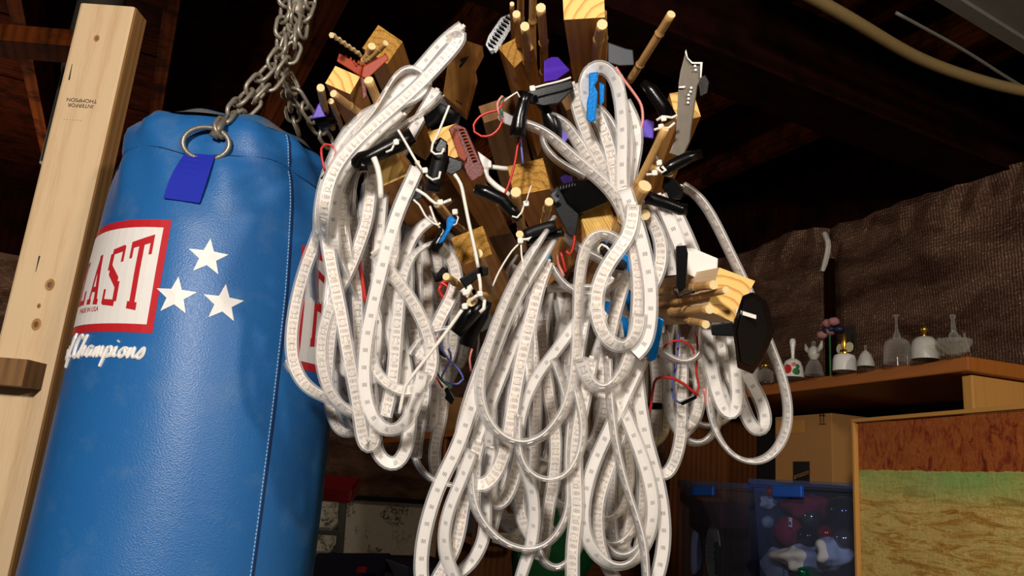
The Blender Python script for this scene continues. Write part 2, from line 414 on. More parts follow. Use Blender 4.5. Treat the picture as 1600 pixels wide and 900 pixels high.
def pxpath(pts, d0):
    return [P(p[0], p[1], (p[2] if len(p) > 2 else d0)) for p in pts]
def textmesh(txt, size, extr=0):
    c = bpy.data.curves.new('t', 'FONT'); c.body = txt; c.size = size; c.align_x = 'CENTER'; c.align_y = 'CENTER'; c.extrude = extr
    o = bpy.data.objects.new('t', c); COL.objects.link(o)
    dg = bpy.context.evaluated_depsgraph_get(); me = bpy.data.meshes.new_from_object(o.evaluated_get(dg))
    vs = [v.co.copy() for v in me.vertices]; fs = [tuple(p.vertices) for p in me.polygons]
    bpy.data.objects.remove(o); bpy.data.curves.remove(c); bpy.data.meshes.remove(me); return vs, fs
def put_text(name, txt, size, c, ax, ay, mat, parent):
    vs, fs = textmesh(txt, size); ax = Vector(ax).normalized(); ay = Vector(ay).normalized(); c = Vector(c)
    return link(name, [c + ax * v.x + ay * v.y for v in vs], fs, mat, parent)
#==SETTING==
XR, YF = 2.23, 5.02                 # right wall, far wall
ZT, ZB = CH + 1.0, CH - .19         # foil top and bottom
XL, YN = -2.6, -2.6
def wallquad(name, a, b, z0, z1, mat, thick, nrm, parent=None, kind=True):
    g = G(); a = Vector(a); b = Vector(b); L = (b - a).length; n = Vector(nrm)
    p = [Vector((a.x, a.y, z0)), Vector((b.x, b.y, z0)), Vector((b.x, b.y, z1)), Vector((a.x, a.y, z1))]
    g.quad(p, [(0, 0), (L, 0), (L, z1 - z0), (0, z1 - z0)])
    g.quad([q - n * thick for q in reversed(p)])
    for i in range(4):
        j = (i + 1) % 4; g.quad([p[j], p[i], p[i] - n * thick, p[j] - n * thick])
    o = g.build(name, mat, parent)
    if kind and parent is None: o['kind'] = 'structure'
    return o
flo = G(); flo.box((-.2, 1.2, -.05), (5.4, 8, 0), (0, 0, 0), (0, 0, .1)) if False else flo.quad([(XL, YN, 0), (XR, YN, 0), (XR, YF, 0), (XL, YF, 0)])
flo.build('floor', 'floor')['kind'] = 'structure'
wr = wallquad('wall_right', (XR + .02, YF, 0), (XR + .02, YN, 0), 0, ZB + .0, 'conc', .2, (-1, 0, 0))
wf = wallquad('wall_far', (XL, YF, 0), (XR, YF, 0), 0, ZB, 'conc', .2, (0, -1, 0))
wallquad('wall_left', (XL, YN, 0), (XL, YF, 0), 0, CH + 1.46, 'dark', .2, (1, 0, 0))
wallquad('wall_near', (XR, YN, 0), (XL, YN, 0), 0, CH + 1.46, 'dark', .2, (0, 1, 0))
# dark framed cripple wall above the foil, then the foil blankets (wrinkled sheets)
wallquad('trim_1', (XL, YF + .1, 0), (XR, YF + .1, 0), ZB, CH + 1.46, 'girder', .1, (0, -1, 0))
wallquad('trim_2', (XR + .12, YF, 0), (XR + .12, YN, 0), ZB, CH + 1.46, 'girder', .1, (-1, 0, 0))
def foilsheet(org, du, L, z0, z1, nrm, parent, name='foil_sheet', seed=0):
    rr = random.Random(seed); nx, nzz = max(2, int(L / .05)), 18; g = G(); du = Vector(du); n = Vector(nrm); gr = []
    ph = [rr.uniform(0, 6) for _ in range(6)]
    top = [0.0]
    for i in range(nx + 1): top.append(top[-1] * .8 + rr.uniform(-.012, .012))
    for i in range(nx + 1):
        row = []
        for k in range(nzz + 1):
            s = L * i / nx; t = k / nzz; z = z0 + (z1 - z0) * t + (top[i + 1] if k == nzz else 0)
            d = .006 * math.sin(s * 9 + ph[0] + 3 * math.sin(t * 5 + ph[1])) + .005 * math.sin(t * 21 + ph[2] + s * 2) + rr.uniform(-.0025, .0025)
            edge = min(s, L - s); d -= .018 * math.exp(-edge / .03)
            if k >= nzz - 1: d += rr.uniform(0, .025)
            row.append((Vector(org) + du * s + n * d + Vector((0, 0, z)), (s + seed, z)))
        gr.append(row)
    for i in range(nx):
        for k in range(nzz):
            q = [gr[i][k], gr[i + 1][k], gr[i + 1][k + 1], gr[i][k + 1]]
            b = len(g.v); g.v += [a[0] for a in q]; g.f.append((b, b + 1, b + 2, b + 3)); g.uv.append([a[1] for a in q]); g.m.append(0)
    # weld by construction is not needed for flat shading
    return g.build(name, 'foil', parent)
ins = thing('insulation_blanket', (XR, 2.5, ZB), 'brown shiny foil-faced insulation covering the upper right wall behind the glass bells', 'insulation')
ys = [YF, 4.1, 3.2, 2.62, aty(1297, 400, 1).y]
seam = atx(1297, 430, XR).y
for i, (a, b) in enumerate([(YF - .02, YF - 1.2), (YF - 1.2, YF - 2.4), (YF - 2.4, seam), (seam, seam - 1.25), (seam - 1.25, YN + .05)]):
    if abs(a - b) > .1: foilsheet((XR, a, 0), (0, -1, 0), abs(a - b), ZB, ZT, (-1, 0, 0), ins, seed=i)
g = G(); g.tube(spline([(XR - .012, seam + .01, ZT - .03), (XR - .03, seam - .02, ZT - .09), (XR - .012, seam + .02, ZT - .17)], .02), [.006, .012, .02, .012, .018, .01, .004][:len(spline([(XR - .012, seam + .01, ZT - .03), (XR - .03, seam - .02, ZT - .09), (XR - .012, seam + .02, ZT - .17)], .02))] if len(spline([(XR - .012, seam + .01, ZT - .03), (XR - .03, seam - .02, ZT - .09), (XR - .012, seam + .02, ZT - .17)], .02)) <= 7 else .01, 6)
tag(g.build('torn_flap', 'zip', ins), 'pale torn flap at the top of the seam')
g = G(); g.box((XR - .004, seam, (ZT + ZB) / 2 - .06), (.02, 0, 0), (0, .035, 0), (0, 0, ZT - ZB - .14)); g.build('seam_batten', 'girder', ins)
insf = thing('insulation_blanket', (0, YF, ZB), 'brown foil-faced insulation along the far wall, seen left and right of the punching bag', 'insulation')
for i in range(4): foilsheet((XL + i * 1.21, YF - .03, 0), (1, 0, 0), 1.2, ZB, ZT - .01, (0, -1, 0), insf, seed=11 + i)
# ceiling: planks above joists
ceil = thing('ceiling', (0, 1, CH + 1.4), None, None); ceil['kind'] = 'structure'
JZ = CH + 1.22; JH = .19
x = XL + .1
while x < XR + .1:
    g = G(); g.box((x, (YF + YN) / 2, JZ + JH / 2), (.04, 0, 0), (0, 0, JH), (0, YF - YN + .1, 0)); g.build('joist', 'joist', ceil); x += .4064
y = YN
k = 0
while y < YF:
    wdt = .185; g = G(); zz = JZ + JH + .012 + (k % 3) * .002
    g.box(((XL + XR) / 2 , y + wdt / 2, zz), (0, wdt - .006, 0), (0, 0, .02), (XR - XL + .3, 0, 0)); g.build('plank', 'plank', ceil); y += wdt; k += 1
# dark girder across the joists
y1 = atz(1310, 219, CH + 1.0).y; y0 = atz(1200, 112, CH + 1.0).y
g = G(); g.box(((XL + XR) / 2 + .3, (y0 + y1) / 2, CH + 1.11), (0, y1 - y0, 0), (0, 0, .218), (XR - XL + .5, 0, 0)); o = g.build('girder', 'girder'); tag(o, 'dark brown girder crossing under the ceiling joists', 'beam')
# ducts and pipes near the ceiling
def zpath(pts, z): return [atz(a, b, CH + z) for a, b in pts]
g = G(); g.tube(spline(zpath([(1170, -60), (1250, -15), (1330, 30), (1430, 88), (1520, 122), (1600, 142), (1680, 152)], .985), .03), .013, 10)
tag(g.build('conduit', 'tanp', None, smooth=True), 'pale tan conduit sagging below the ceiling at the upper right', 'pipe')
g = G(); g.tube(spline(zpath([(1400, 20), (1500, 75), (1575, 122), (1640, 160)], 1.0), .03), .004, 6)
tag(g.build('cable', 'duct', None, smooth=True), 'thin grey cable running beside the pale conduit', 'cable')
a = atz(1440, -4, CH + 1.02); b = atz(1600, 92, CH + 1.02); dv = (b - a).normalized(); a = a - dv * .5; b = b + dv * .9
pn = dv.cross(Vector((0, 0, 1))); pn = pn if pn.y < 0 else -pn
g = G(); g.box((a + b) / 2 + pn * .2 + Vector((0, 0, .012)) * 4, (b - a), pn * .38, (0, 0, .09)); g.build
dt = tag(g.build('air_duct', 'duct'), 'grey rectangular sheet metal duct in the top right corner', 'duct')
g = G(); g.box((a + b) / 2 + pn * .03 + Vector((0, 0, -.0)), (b - a), pn * .03, (0, 0, .014)); g.build('flange', 'duct', dt)
g = G(); pv0 = P(98, 262, 1.95); pv1 = P(92, -40, 1.95); pv1 = Vector((pv0.x, pv0.y, JZ + JH))
g.tube([pv0, pv0 + Vector((0, 0, .25)), pv0 + Vector((0, 0, .27)), pv1], [.052, .052, .056, .056], 20)
tag(g.build('vent_pipe', 'pipe', None, smooth=True), 'dark grey vertical vent pipe behind the pale upright stud', 'pipe')
g = G(); q = [P(-60, 43, 1.75), P(122, 62, 1.75)]; q[1].z = q[0].z
g.box((q[0] + q[1]) / 2 + Vector((0, 0, -.025)), q[1] - q[0], (0, .09, 0), (0, 0, .04)); tag(g.build('blocking', 'joist'), 'short reddish wooden crosspiece in front of the grey vent pipe', 'board')
# leaning studs against the far wall's upper part
for i, (u, v0, v1, du) in enumerate([(30, 390, 220, -30), (140, 425, 260, 6), (5, 380, 250, -5)]):
    g = G(); p = P(u, v0, 4.6); p2 = P(u + du, v1, 4.6); g.box((p + p2) / 2, (.07, 0, 0), (0, .04, 0), p2 - p)
    tag(g.build('wall_stud', 'brace'), ['slanting rough board above the foil left of the pale stud', 'upright rough board between the pale stud and the punching bag', 'narrow rough board at the left edge above the foil'][i], 'board')
# front stud frame on the left
sd = thing('upright_stud', P(60, 900, 1.1), 'pale new pine stud standing at the left edge with knots and a lumber stamp', 'stud')
c0 = P(117, 225, 1.15); vdir = Vector((ray(117, 225).x, ray(117, 225).y, 0)).normalized()
th = math.radians(-33); fn = Matrix.Rotation(th, 3, 'Z') @ (-vdir)    # face normal turned to the left of the viewer
if (Matrix.Rotation(th, 3, 'Z') @ (-vdir)).x > 0 : fn = Matrix.Rotation(-th, 3, 'Z') @ (-vdir)
fx = Vector((0, 0, 1)).cross(fn).normalized()                          # to the right across the face
if fx.dot(cX and Vector((cX.x, cY.x, 0))) < 0: fx = -fx
ztop = P(165, 15, 1.22).z; zb = CH - .75
def studbox(parent, name, cx, w, dp, z0, z1, m, ms, ch=True):
    g = G(); c = .005
    prof = [(-w / 2 + c, 0), (w / 2 - c, 0), (w / 2 - c * .3, -c * .3), (w / 2, -c), (w / 2, -dp), (-w / 2, -dp), (-w / 2, -c), (-w / 2 + c * .3, -c * .3)]
    V = [[cx + fx * a + fn * b + Vector((0, 0, zz - cx.z)) for a, b in prof] for zz in (z0, z1)]
    n = len(prof)
    for i in range(n):
        j = (i + 1) % n; wd = (V[0][j] - V[0][i]).length
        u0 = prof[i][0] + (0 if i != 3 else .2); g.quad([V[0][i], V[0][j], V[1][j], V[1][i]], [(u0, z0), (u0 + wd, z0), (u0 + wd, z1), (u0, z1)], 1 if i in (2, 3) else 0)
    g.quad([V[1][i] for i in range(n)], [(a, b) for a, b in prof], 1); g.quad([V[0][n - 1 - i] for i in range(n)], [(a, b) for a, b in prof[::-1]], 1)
    return g.build(name, None, parent, [m, ms])
studbox(sd, 'stud_body', c0, .089, .038, zb, ztop, 'stud', 'stud2')
def onface(u, v):      # point on the stud's front face at a pixel
    r = ray(u, v); t = (c0 - CAM).dot(fn) / r.dot(fn); return CAM + r * t
up = Vector((0, 0, 1))
put_text('lumber_stamp', 'INTERFOR\nTHOMPSON', .0085, onface(127, 161) + fn * .0006, -fx, -up, 'ink', sd)
put_text('lumber_stamp', '- - - - - - -', .007, onface(114, 187) + fn * .0006, fx, up, 'grayink', sd)
for i, (u, v, r1, r2) in enumerate([(151, 60, .0045, .006), (78, 445, .007, .009), (57, 507, .007, .009), (61, 478, .003, .004)]):
    g = G(); c = onface(u, v) + fn * .0003
    g.quad([c + fx * r1 * math.cos(a * PI / 7) + up * r2 * math.sin(a * PI / 7) for a in range(14)]); g.build('knot', 'stud2', sd)
    g = G(); c = c + fn * .0002; g.quad([c + fx * r1 * .5 * math.cos(a * PI / 7) + up * r2 * .5 * math.sin(a * PI / 7) for a in range(14)]); g.build('knot_core', 'brace', sd)
for (u, v, u2, v2) in [(108, 125, 113, 100), (62, 400, 56, 425)]:
    g = G(); a = onface(u, v) + fn * .0004; b = onface(u2, v2) + fn * .0004; s = fx * .0012
    g.quad([a - s, a + s, b + s * .3, b - s * .3]); g.build('crack', 'ink', sd)
# cross block in front, second stud behind, ledge board
br = G(); a = onface(71, 580) + fn * .042; z1 = onface(40, 575).z
zc = (onface(30, 567).z + onface(30, 605).z) / 2
br.box(Vector((a.x, a.y, zc)) - fx * .2 - fn * .02, fx * .4, fn * .044, up * .036)
tag(br.build('cross_block', 'brace'), 'short dark weathered crosspiece nailed across the pale upright stud', 'board')
g = G(); p = P(84, 640, 1.32); zt2 = P(87, 608, 1.32).z
g.box((p.x, p.y, (zt2 + CH - .75) / 2), fx * .05, fn * .05, (0, 0, zt2 - CH + .75), 0, 1)
o = g.build('short_stud', None, None, ['stud2', 'endr']); tag(o, 'shorter tan stud with end grain showing behind the pale upright stud', 'stud')
g = G(); p = P(70, 607, 1.5); p2 = P(160, 612, 1.5); p2.z = p.z
g.box((p + p2) / 2, p2 - p, (0, .12, 0), (0, 0, .022)); tag(g.build('ledge_board', 'brace'), 'dark wooden ledge board between the pale stud and the punching bag', 'board')
#==BAG==
bc = P(271, 900, .97); BX, BY = bc.x, bc.y
BV = Vector((BX, BY, 0)); bv = Vector((BX, BY, 0)).normalized(); bside = Vector((bv.y, -bv.x, 0))   # to the right of the viewer
PR = [(-.62, .172), (-.45, .176), (-.3, .175), (-.15, .172), (0, .168), (.1, .165), (.2, .162), (.27, .157), (.32, .151), (.37, .144), (.4, .139), (.413, .133), (.42, .124)]
ZBT = .42
def brad(z):
    z -= CH
    for (a, r), (b, s) in zip(PR, PR[1:]):
        if a <= z <= b: return r + (s - r) * (z - a) / (b - a)
    return PR[0][1] if z < PR[0][0] else PR[-1][1]
def lean(z): t = max(0, z - CH - .05); return bside * (-.11 * t * t - .01 * t)
def wrinkle(a, z):
    tt = (z - CH - .27) / .14; off = 0
    if tt > 0:
        tt = min(tt, 1); off = .0035 * tt * math.sin(a * 9 + 1) * math.sin(a * 4 + 2) - .005 * math.exp(-((z - CH - .365) / .006) ** 2) * .6
        off += .004 * tt * math.sin(a * 13 + 6 * tt) - .010 * math.exp(-((a - tring) / .18) ** 2) * tt
    return off + .0012 * math.sin(a * 5 + z * 14) - .003 * math.exp(-((a - ths) / .02) ** 2)
tring = ths = 9
def bp(th, z, off=0):          # th 0 faces the camera, positive to the right
    r = brad(z) + off + wrinkle(th, z)
    return Vector((BX, BY, z)) + lean(z) + (-bv * math.cos(th) + bside * math.sin(th)) * r
def bpix(u, v):                # pixel -> (theta, z)
    rr = ray(u, v); r = .165; z = CH + .2; th = 0
    for _ in range(6):
        cx_, cy_ = BX + lean(z).x, BY + lean(z).y; A = rr.x ** 2 + rr.y ** 2; B = -2 * (rr.x * cx_ + rr.y * cy_); C = cx_ * cx_ + cy_ * cy_ - r * r
        D = B * B - 4 * A * C
        t = (-B - math.sqrt(max(D, 0))) / (2 * A); z = CH + rr.z * t; r = brad(z)
    p = CAM + rr * t - Vector((BX, BY, 0)) - lean(z); return math.atan2(p.dot(bside), -p.dot(bv)), z
bag = thing('punching_bag', (BX, BY, CH - .62), 'blue vinyl heavy punching bag with white stars hanging at the left', 'punching bag')
th_, zs = bpix(452, 225); ths = th_                      # vertical seam angle at top
g = G(); NT_, NZ_ = 120, 90; vid = []
tr_, zring = bpix(300, 222); tring = tr_
for k in range(NZ_ + 1):
    z = CH - .62 + (ZBT + .62) * k / NZ_; row = []
    for i in range(NT_):
        a = -PI + 2 * PI * i / NT_; off = 0
        row.append(len(g.v)); g.v.append(bp(a, z, off))
    vid.append(row)
for k in range(NZ_):
    for i in range(NT_):
        j = (i + 1) % NT_; g.f.append((vid[k][i], vid[k][j], vid[k + 1][j], vid[k + 1][i]))
        z0 = (ZBT + .62) * k / NZ_; z1 = (ZBT + .62) * (k + 1) / NZ_; u0 = i / NT_; u1 = (i + 1) / NT_
        g.uv.append([(u0, z0), (u1, z0), (u1, z1), (u0, z1)]); g.m.append(0)
body = g.build('bag_body', 'vinyl', bag, smooth=True)
g = G(); rings = [(.124, .42), (.118, .428), (.105, .432), (.085, .428), (.05, .422), (.0, .42)]; vid = []
for (r, z) in rings:
    row = []
    for i in range(96):
        a = -PI + 2 * PI * i / 96; wob = .006 * math.sin(a * 7) * math.sin(a * 3 + 1) * (r / .12)
        row.append(len(g.v)); g.v.append(lean(CH + .42) + Vector((BX, BY, CH + z + (wob if z > .423 else 0))) + (-bv * math.cos(a) + bside * math.sin(a)) * r)
    vid.append(row)
for k in range(len(rings) - 1):
    for i in range(96):
        j = (i + 1) % 96; g.f.append((vid[k][i], vid[k][j], vid[k + 1][j], vid[k + 1][i])); g.uv.append([(0, 0)] * 4); g.m.append(0)
g.build('bag_top', 'dusty', bag, smooth=True)
# seam and stitches
g = G()
def seam_path(u0, v0, u1, v1, n=60):
    out = []
    for i in range(n + 1):
        out.append(bpix(u0 + (u1 - u0) * i / n, v0 + (v1 - v0) * i / n))
    return out
zt_, zb_ = CH + .415, CH - .6
pts = [bp(ths + .006, zt_ + (zb_ - zt_) * i / 80, .0022) for i in range(81)]; g.tube(pts, .0015, 5); g.build('seam', 'pnavy', bag)
g = G()
for i in range(230):
    za = zt_ + (zb_ - zt_) * i / 230; zb2 = za - .0028
    g.tube([bp(ths - .012, za, .0016), bp(ths - .012, zb2, .0016)], .0008, 4)
g.build('stitching', 'thread', bag)['kind'] = 'stuff'
g = G()
for i in range(300):
    a = -1.7 + 3.4 * i / 300; zz = CH + .362 + .006 * math.sin(a * 5)
    g.tube([bp(a, zz, .0006), bp(a + .007, zz, .0006)], .0007, 4)
g.build('stitching', 'pnavy', bag)['kind'] = 'stuff'
# logo panels
def panel(name, th0, th1, z0, z1, off, mat, skew=(0, 0, 0, 0), nn=24):
    g = G()
    for i in range(nn):
        for k in range(4):
            def c(s, t): return bp(th0 + (th1 - th0) * s + (0), z0 + (z1 - z0) * t + (skew[0] * (1 - t) + skew[1] * t) * abs(2 * s - 1) ** 1.6, off)
            s0, s1, t0, t1 = i / nn, (i + 1) / nn, k / 4, (k + 1) / 4
            g.quad([c(s0, t0), c(s1, t0), c(s1, t1), c(s0, t1)])
    return g.build(name, mat, bag)
GL = {   # strokes (x0,y0)-(x1,y1),width in unit cell
 'E': [((.16, 0), (.16, 1), .17), ((.0, .045), (.9, .045), .09), ((.0, .955), (.9, .955), .09), ((.1, .52), (.6, .52), .09), ((.84, 0), (.84, .27), .12), ((.84, .73), (.84, 1), .12), ((.6, .42), (.6, .62), .1)],
 'V': [((.22, 1), (.5, 0), .17), ((.78, 1), (.5, 0), .1), ((.02, .955), (.42, .955), .09), ((.6, .955), (.98, .955), .09)],
 'R': [((.18, 0), (.18, 1), .17), ((0, .045), (.36, .045), .09), ((0, .955), (.7, .955), .09), ((.74, .93), (.74, .56), .17), ((.2, .52), (.7, .52), .09), ((.45, .52), (.82, 0), .16), ((.68, .045), (1, .045), .09)],
 'L': [((.2, 0), (.2, 1), .17), ((.0, .045), (.9, .045), .09), ((.0, .955), (.42, .955), .09), ((.84, 0), (.84, .3), .12)],
 'A': [((.22, 0), (.5, 1), .1), ((.78, 0), (.5, 1), .17), ((.3, .3), (.7, .3), .08), ((.05, .045), (.38, .045), .09), ((.62, .045), (.95, .045), .09)],
 'S': [((.18, .92), (.18, .62), .17), ((.2, .64), (.8, .36), .17), ((.8, .4), (.8, .08), .17), ((.18, .955), (.85, .955), .09), ((.12, .045), (.8, .045), .09), ((.84, .98), (.84, .72), .1), ((.12, .02), (.12, .28), .1)],
 'T': [((.5, 0), (.5, 1), .18), ((.04, .955), (.96, .955), .09), ((.07, 1), (.07, .74), .1), ((.93, 1), (.93, .74), .1), ((.28, .045), (.72, .045), .09)]}
def everlast(th0, th1, z0, z1, word='EVERLAST'):
    n = len(word); g = G()
    def mp(x, y):
        k = (2 * x - 1); top = .72 + .28 * k * k; bot = .13 * (1 - k * k)
        return bp(th0 + (th1 - th0) * x, z0 + (z1 - z0) * (bot + (top - bot) * y), .0012)
    for i, ch in enumerate(word):
        for (a, b, w) in GL[ch]:
            w *= 1.3
            dx, dy = b[0] - a[0], b[1] - a[1]; vert = abs(dy) > abs(dx) * .8
            K = 6
            for k in range(K):
                pts = []
                for t, s in ((k / K, -1), (k / K, 1), ((k + 1) / K, 1), ((k + 1) / K, -1)):
                    x = a[0] + dx * t; y = a[1] + dy * t
                    if vert: x += s * w / 2
                    else: y += s * w / 2
                    pts.append(mp((i + .08 + .84 * x) / n, min(1, max(0, y))))
                if (pts[1] - pts[0]).cross(pts[2] - pts[1]).dot(pts[0] - Vector((BX, BY, pts[0].z))) < 0: pts.reverse()
                g.quad(pts)
    g.build('brand_lettering', 'pred', bag)
tr, ztr = bpix(273, 345); tb, zbb = bpix(234, 521)
tR = (tr + tb) / 2; W_ = 1.98
zl1, zl0 = ztr, zbb
sk = (-.004, .0)
for (t1, zz0, zz1) in ((tR, zl0, zl1),):
    panel('logo_border', t1 - W_, t1, zz0, zz1, .0004, 'pred')
    panel('logo_panel', t1 - W_ + .05, t1 - .05, zz0 + .010, zz1 - .010, .0008, 'pwhite')
    everlast(t1 - W_ + .12, t1 - .085, zz0 + .024, zz1 - .018)
tl, ztl = bpix(478, 386); tl2, zbl = bpix(447, 572)
t0 = (tl + tl2) / 2
panel('logo_border', t0, t0 + W_, zbl, ztl, .0004, 'pred'); panel('logo_panel', t0 + .06, t0 + W_ - .05, zbl + .010, ztl - .010, .0008, 'pwhite')
everlast(t0 + .14, t0 + W_ - .12, zbl + .03, ztl - .020)
def bagtext(txt, size, thc, zc, mat, name, shear=0, xs=1):
    vs, fs = textmesh(txt, size); link(name, [bp(thc + (v.x * xs + v.y * shear) / brad(zc), zc + v.y, .0013) for v in vs], fs, mat, bag)
bagtext('MADE IN USA', .0085, tR - .98 + .30, zl0 + .028, 'pred', 'small_lettering')
bagtext('MADE IN USA', .0085, t0 + .98 - .25, zbl + .028, 'pred', 'small_lettering')
# script lettering "Choice of Champions" drawn as connected pen strokes
SC = {'C': [(.55, .85), (.3, .98), (.08, .6), (.15, .1), (.4, 0), (.65, .25)], 'h': [(0, .1), (.25, .95), (.18, .95), (.1, 0), (.3, .45), (.42, .4), (.4, .08), (.6, .12)],
 'a': [(.45, .42), (.2, .45), (.1, .15), (.25, .02), (.42, .3), (.45, .06), (.62, .1)], 'm': [(0, .1), (.12, .42), (.12, .02), (.28, .44), (.34, .02), (.5, .44), (.56, .06), (.72, .1)],
 'p': [(0, .1), (.14, .42), (.06, -.4), (.12, .3), (.32, .44), (.4, .18), (.22, .02), (.5, .08)], 'i': [(0, .1), (.12, .44), (.14, .06), (.3, .1)],
 'o': [(.25, .44), (.08, .25), (.18, .02), (.36, .15), (.3, .42), (.5, .35)], 'n': [(0, .1), (.12, .42), (.12, .02), (.3, .44), (.36, .06), (.55, .1)],
 's': [(0, .1), (.2, .46), (.28, .2), (.18, .02), (.02, .06)], 'f': [(.1, .1), (.35, .9), (.25, .98), (.1, -.35), (.3, 0), (.4, .1)], 'c': [(.35, .38), (.2, .45), (.08, .2), (.2, .02), (.42, .12)],
 'e': [(.08, .2), (.3, .3), (.2, .46), (.06, .2), (.2, .02), (.42, .12)], ' ': [], 'y': [(0,.4),(.1,.1),(.3,.4),(.1,-.4)]}
AD = {'C': .62, 'h': .58, 'a': .58, 'm': .68, 'p': .48, 'i': .3, 'o': .45, 'n': .52, 's': .36, 'f': .42, 'c': .38, 'e': .4, ' ': .3, 'y': .4}
def script(txt, size, th_end, z0):
    tot = sum(AD[c] for c in txt); g = G(); x = -tot
    for c in txt:
        if SC[c]:
            p = [Vector((x + a + b * .25, b, 0)) for a, b in SC[c]]; p = spline(p, .05)
            g.tube([bp(th_end + q.x * size / .168, z0 + q.y * size, .0005) for q in p], .0021 if c != 'C' else .0024, 6)
        if c == 'i': q = (x + .27, .68); g.tube([bp(th_end + q[0] * size / .168, z0 + q[1] * size, .0005), bp(th_end + (q[0] + .03) * size / .168, z0 + (q[1] + .03) * size, .0005)], .0022, 6)
        x += AD[c]
    g.build('script_lettering', 'pwhite', bag)
te, ze = bpix(226, 561)
script('Choice of Champions', .027, te - .01, ze)
def star(u, v, r, rot):
    t, z = bpix(u, v); g = G(); n = 10; pts = []
    for i in range(n):
        a = PI / 2 + rot + i * PI / 5; rad = r if i % 2 == 0 else r * .42
        pts.append((math.cos(a) * rad, math.sin(a) * rad))
    for i in range(n):
        a, b = pts[i], pts[(i + 1) % n]; g.quad([bp(t, z, .0008), bp(t + b[0] / .16, z + b[1], .0008), bp(t + a[0] / .16, z + a[1], .0008)][::-1])
    g.build('white_star', 'pwhite', bag)
for (u, v) in [(325, 402), (275, 463), (349, 474)]: star(u, v, .0235, 0)
# webbing tabs with ring
t1_, z1_ = bpix(311, 238); t2_, z2_ = bpix(285, 313)
g = G()
wth = .021 / .155; pts = []
for i in range(9):
    s = i / 8; tt = t1_ + (t2_ - t1_) * s; zz = z1_ + (z2_ - z1_) * s; o = .004 + .003 * math.sin(s * 3)
    pts.append([bp(tt - wth, zz + .0 , o), bp(tt + wth, zz - .002, o), bp(tt + wth, zz - .002, o - .004), bp(tt - wth, zz, o - .004)])
for i in range(8):
    for k in range(4):
        j = (k + 1) % 4; a = [pts[i][k], pts[i][j], pts[i + 1][j], pts[i + 1][k]]
        g.quad(a, [(k * .03, i * .01), (k * .03 + .04, i * .01), (k * .03 + .04, i * .01 + .01), (k * .03, i * .01 + .01)])
g.quad(pts[0]); g.quad(pts[8][::-1])
g.build('webbing_tab', 'web', bag)
rc = (P(287, 228, 1) - CAM); tR0, zR0 = bpix(322, 224)
def ringat(u, v, dd, rad, wire, nrm, parent, name='metal_ring', mat='steel', sq=1):
    c = P(u, v, dd); nrm = Vector(nrm).normalized(); a1 = nrm.cross(Vector((0, 0, 1))).normalized(); a2 = a1.cross(nrm)
    g = G(); g.tube([c + a1 * rad * math.cos(k * PI / 16) + a2 * rad * sq * math.sin(k * PI / 16) for k in range(33)], wire, 8, cap=False); return g.build(name, mat, parent, smooth=True)
pr = bp(tR0, zR0, .006); dR = (pr - CAM).dot(Vector((cX.z, cY.z, cZ.z)))
ringat(322, 224, dR, .0285, .0033, (pr - Vector((BX, BY, pr.z))) * 1 + Vector((0, 0, -.02)), bag, sq=.72)
for a in (2.3, -2.0):
    p = bp(a, CH + .38, .006); g = G(); nn = (p - Vector((BX, BY, p.z))).normalized(); sx = nn.cross(up)
    g.box(p - up * .035, sx * .042, nn * .004, up * .08); g.build('webbing_tab', 'web', bag)
# ---- chains: every link its own piece
def linkpts(c, d, side, L=.034, Wd=.0195):
    out = []; h = L / 2 - Wd / 2; r = Wd / 2
    for k in range(9): a = -PI / 2 + PI * k / 8; out.append(c + d * (h + r * math.cos(a)) + side * (r * math.sin(a)))
    for k in range(9): a = PI / 2 + PI * k / 8; out.append(c + d * (-h + r * math.cos(a)) + side * (r * math.sin(a)))
    out.append(out[0]); return out
def chain(pts, label, twist=0, group=None):
    sp = spline([P(*p) for p in pts], .002); th = thing('chain', sp[0], label, 'chain', group)
    pitch = .0255; acc = 0; i = 0; k = 0
    dist = [0]
    for a, b in zip(sp, sp[1:]): dist.append(dist[-1] + (b - a).length)
    s = pitch * .4
    while s < dist[-1]:
        j = next(q for q in range(len(dist)) if dist[q] >= s); j = min(max(j, 1), len(sp) - 2)
        d = (sp[j + 1] - sp[j - 1]).normalized(); vd = (sp[j] - CAM).normalized(); s1 = d.cross(vd).normalized(); s2 = d.cross(s1)
        a = (math.radians(35) if k % 2 == 0 else math.radians(125)) + twist + R.uniform(-.25, .25)
        g = G(); g.tube(linkpts(sp[j], d, s1 * math.cos(a) + s2 * math.sin(a)), .0029, 6, cap=False); g.build('chain_link', 'chain', th, smooth=True); s += pitch; k += 1
    return th
chain([(342, 205, dR), (365, 172, 1.0), (400, 130, 1.03), (435, 88, 1.05), (440, 55, 1.06), (445, 20, 1.07), (447, -30, 1.08)], 'steel chain strand rising from the front ring of the blue bag')
chain([(356, 190, 1.0), (375, 180, 1.01), (415, 140, 1.03), (450, 95, 1.05), (462, 60, 1.06), (458, 25, 1.07), (455, -30, 1.08)], 'second steel chain strand lying along the front strand of the bag', .6)
chain([(515, 225, 1.16), (495, 195, 1.13), (472, 160, 1.1), (452, 125, 1.08), (440, 95, 1.07), (452, 50, 1.07), (468, 5, 1.08), (470, -30, 1.08)], 'steel chain strand rising from the right side of the blue bag', .3)
chain([(468, 208, 1.26), (462, 195, 1.25), (455, 165, 1.22), (448, 125, 1.14), (450, 80, 1.1), (470, 30, 1.09), (480, -30, 1.09)], 'rear steel chain strand going down behind the rim of the bag', .9)
chain([(472, 52, 1.06), (476, 30, 1.07), (484, 5, 1.08), (486, -20, 1.08)], 'short loose end of chain dangling beside the hook above the bag', .2)
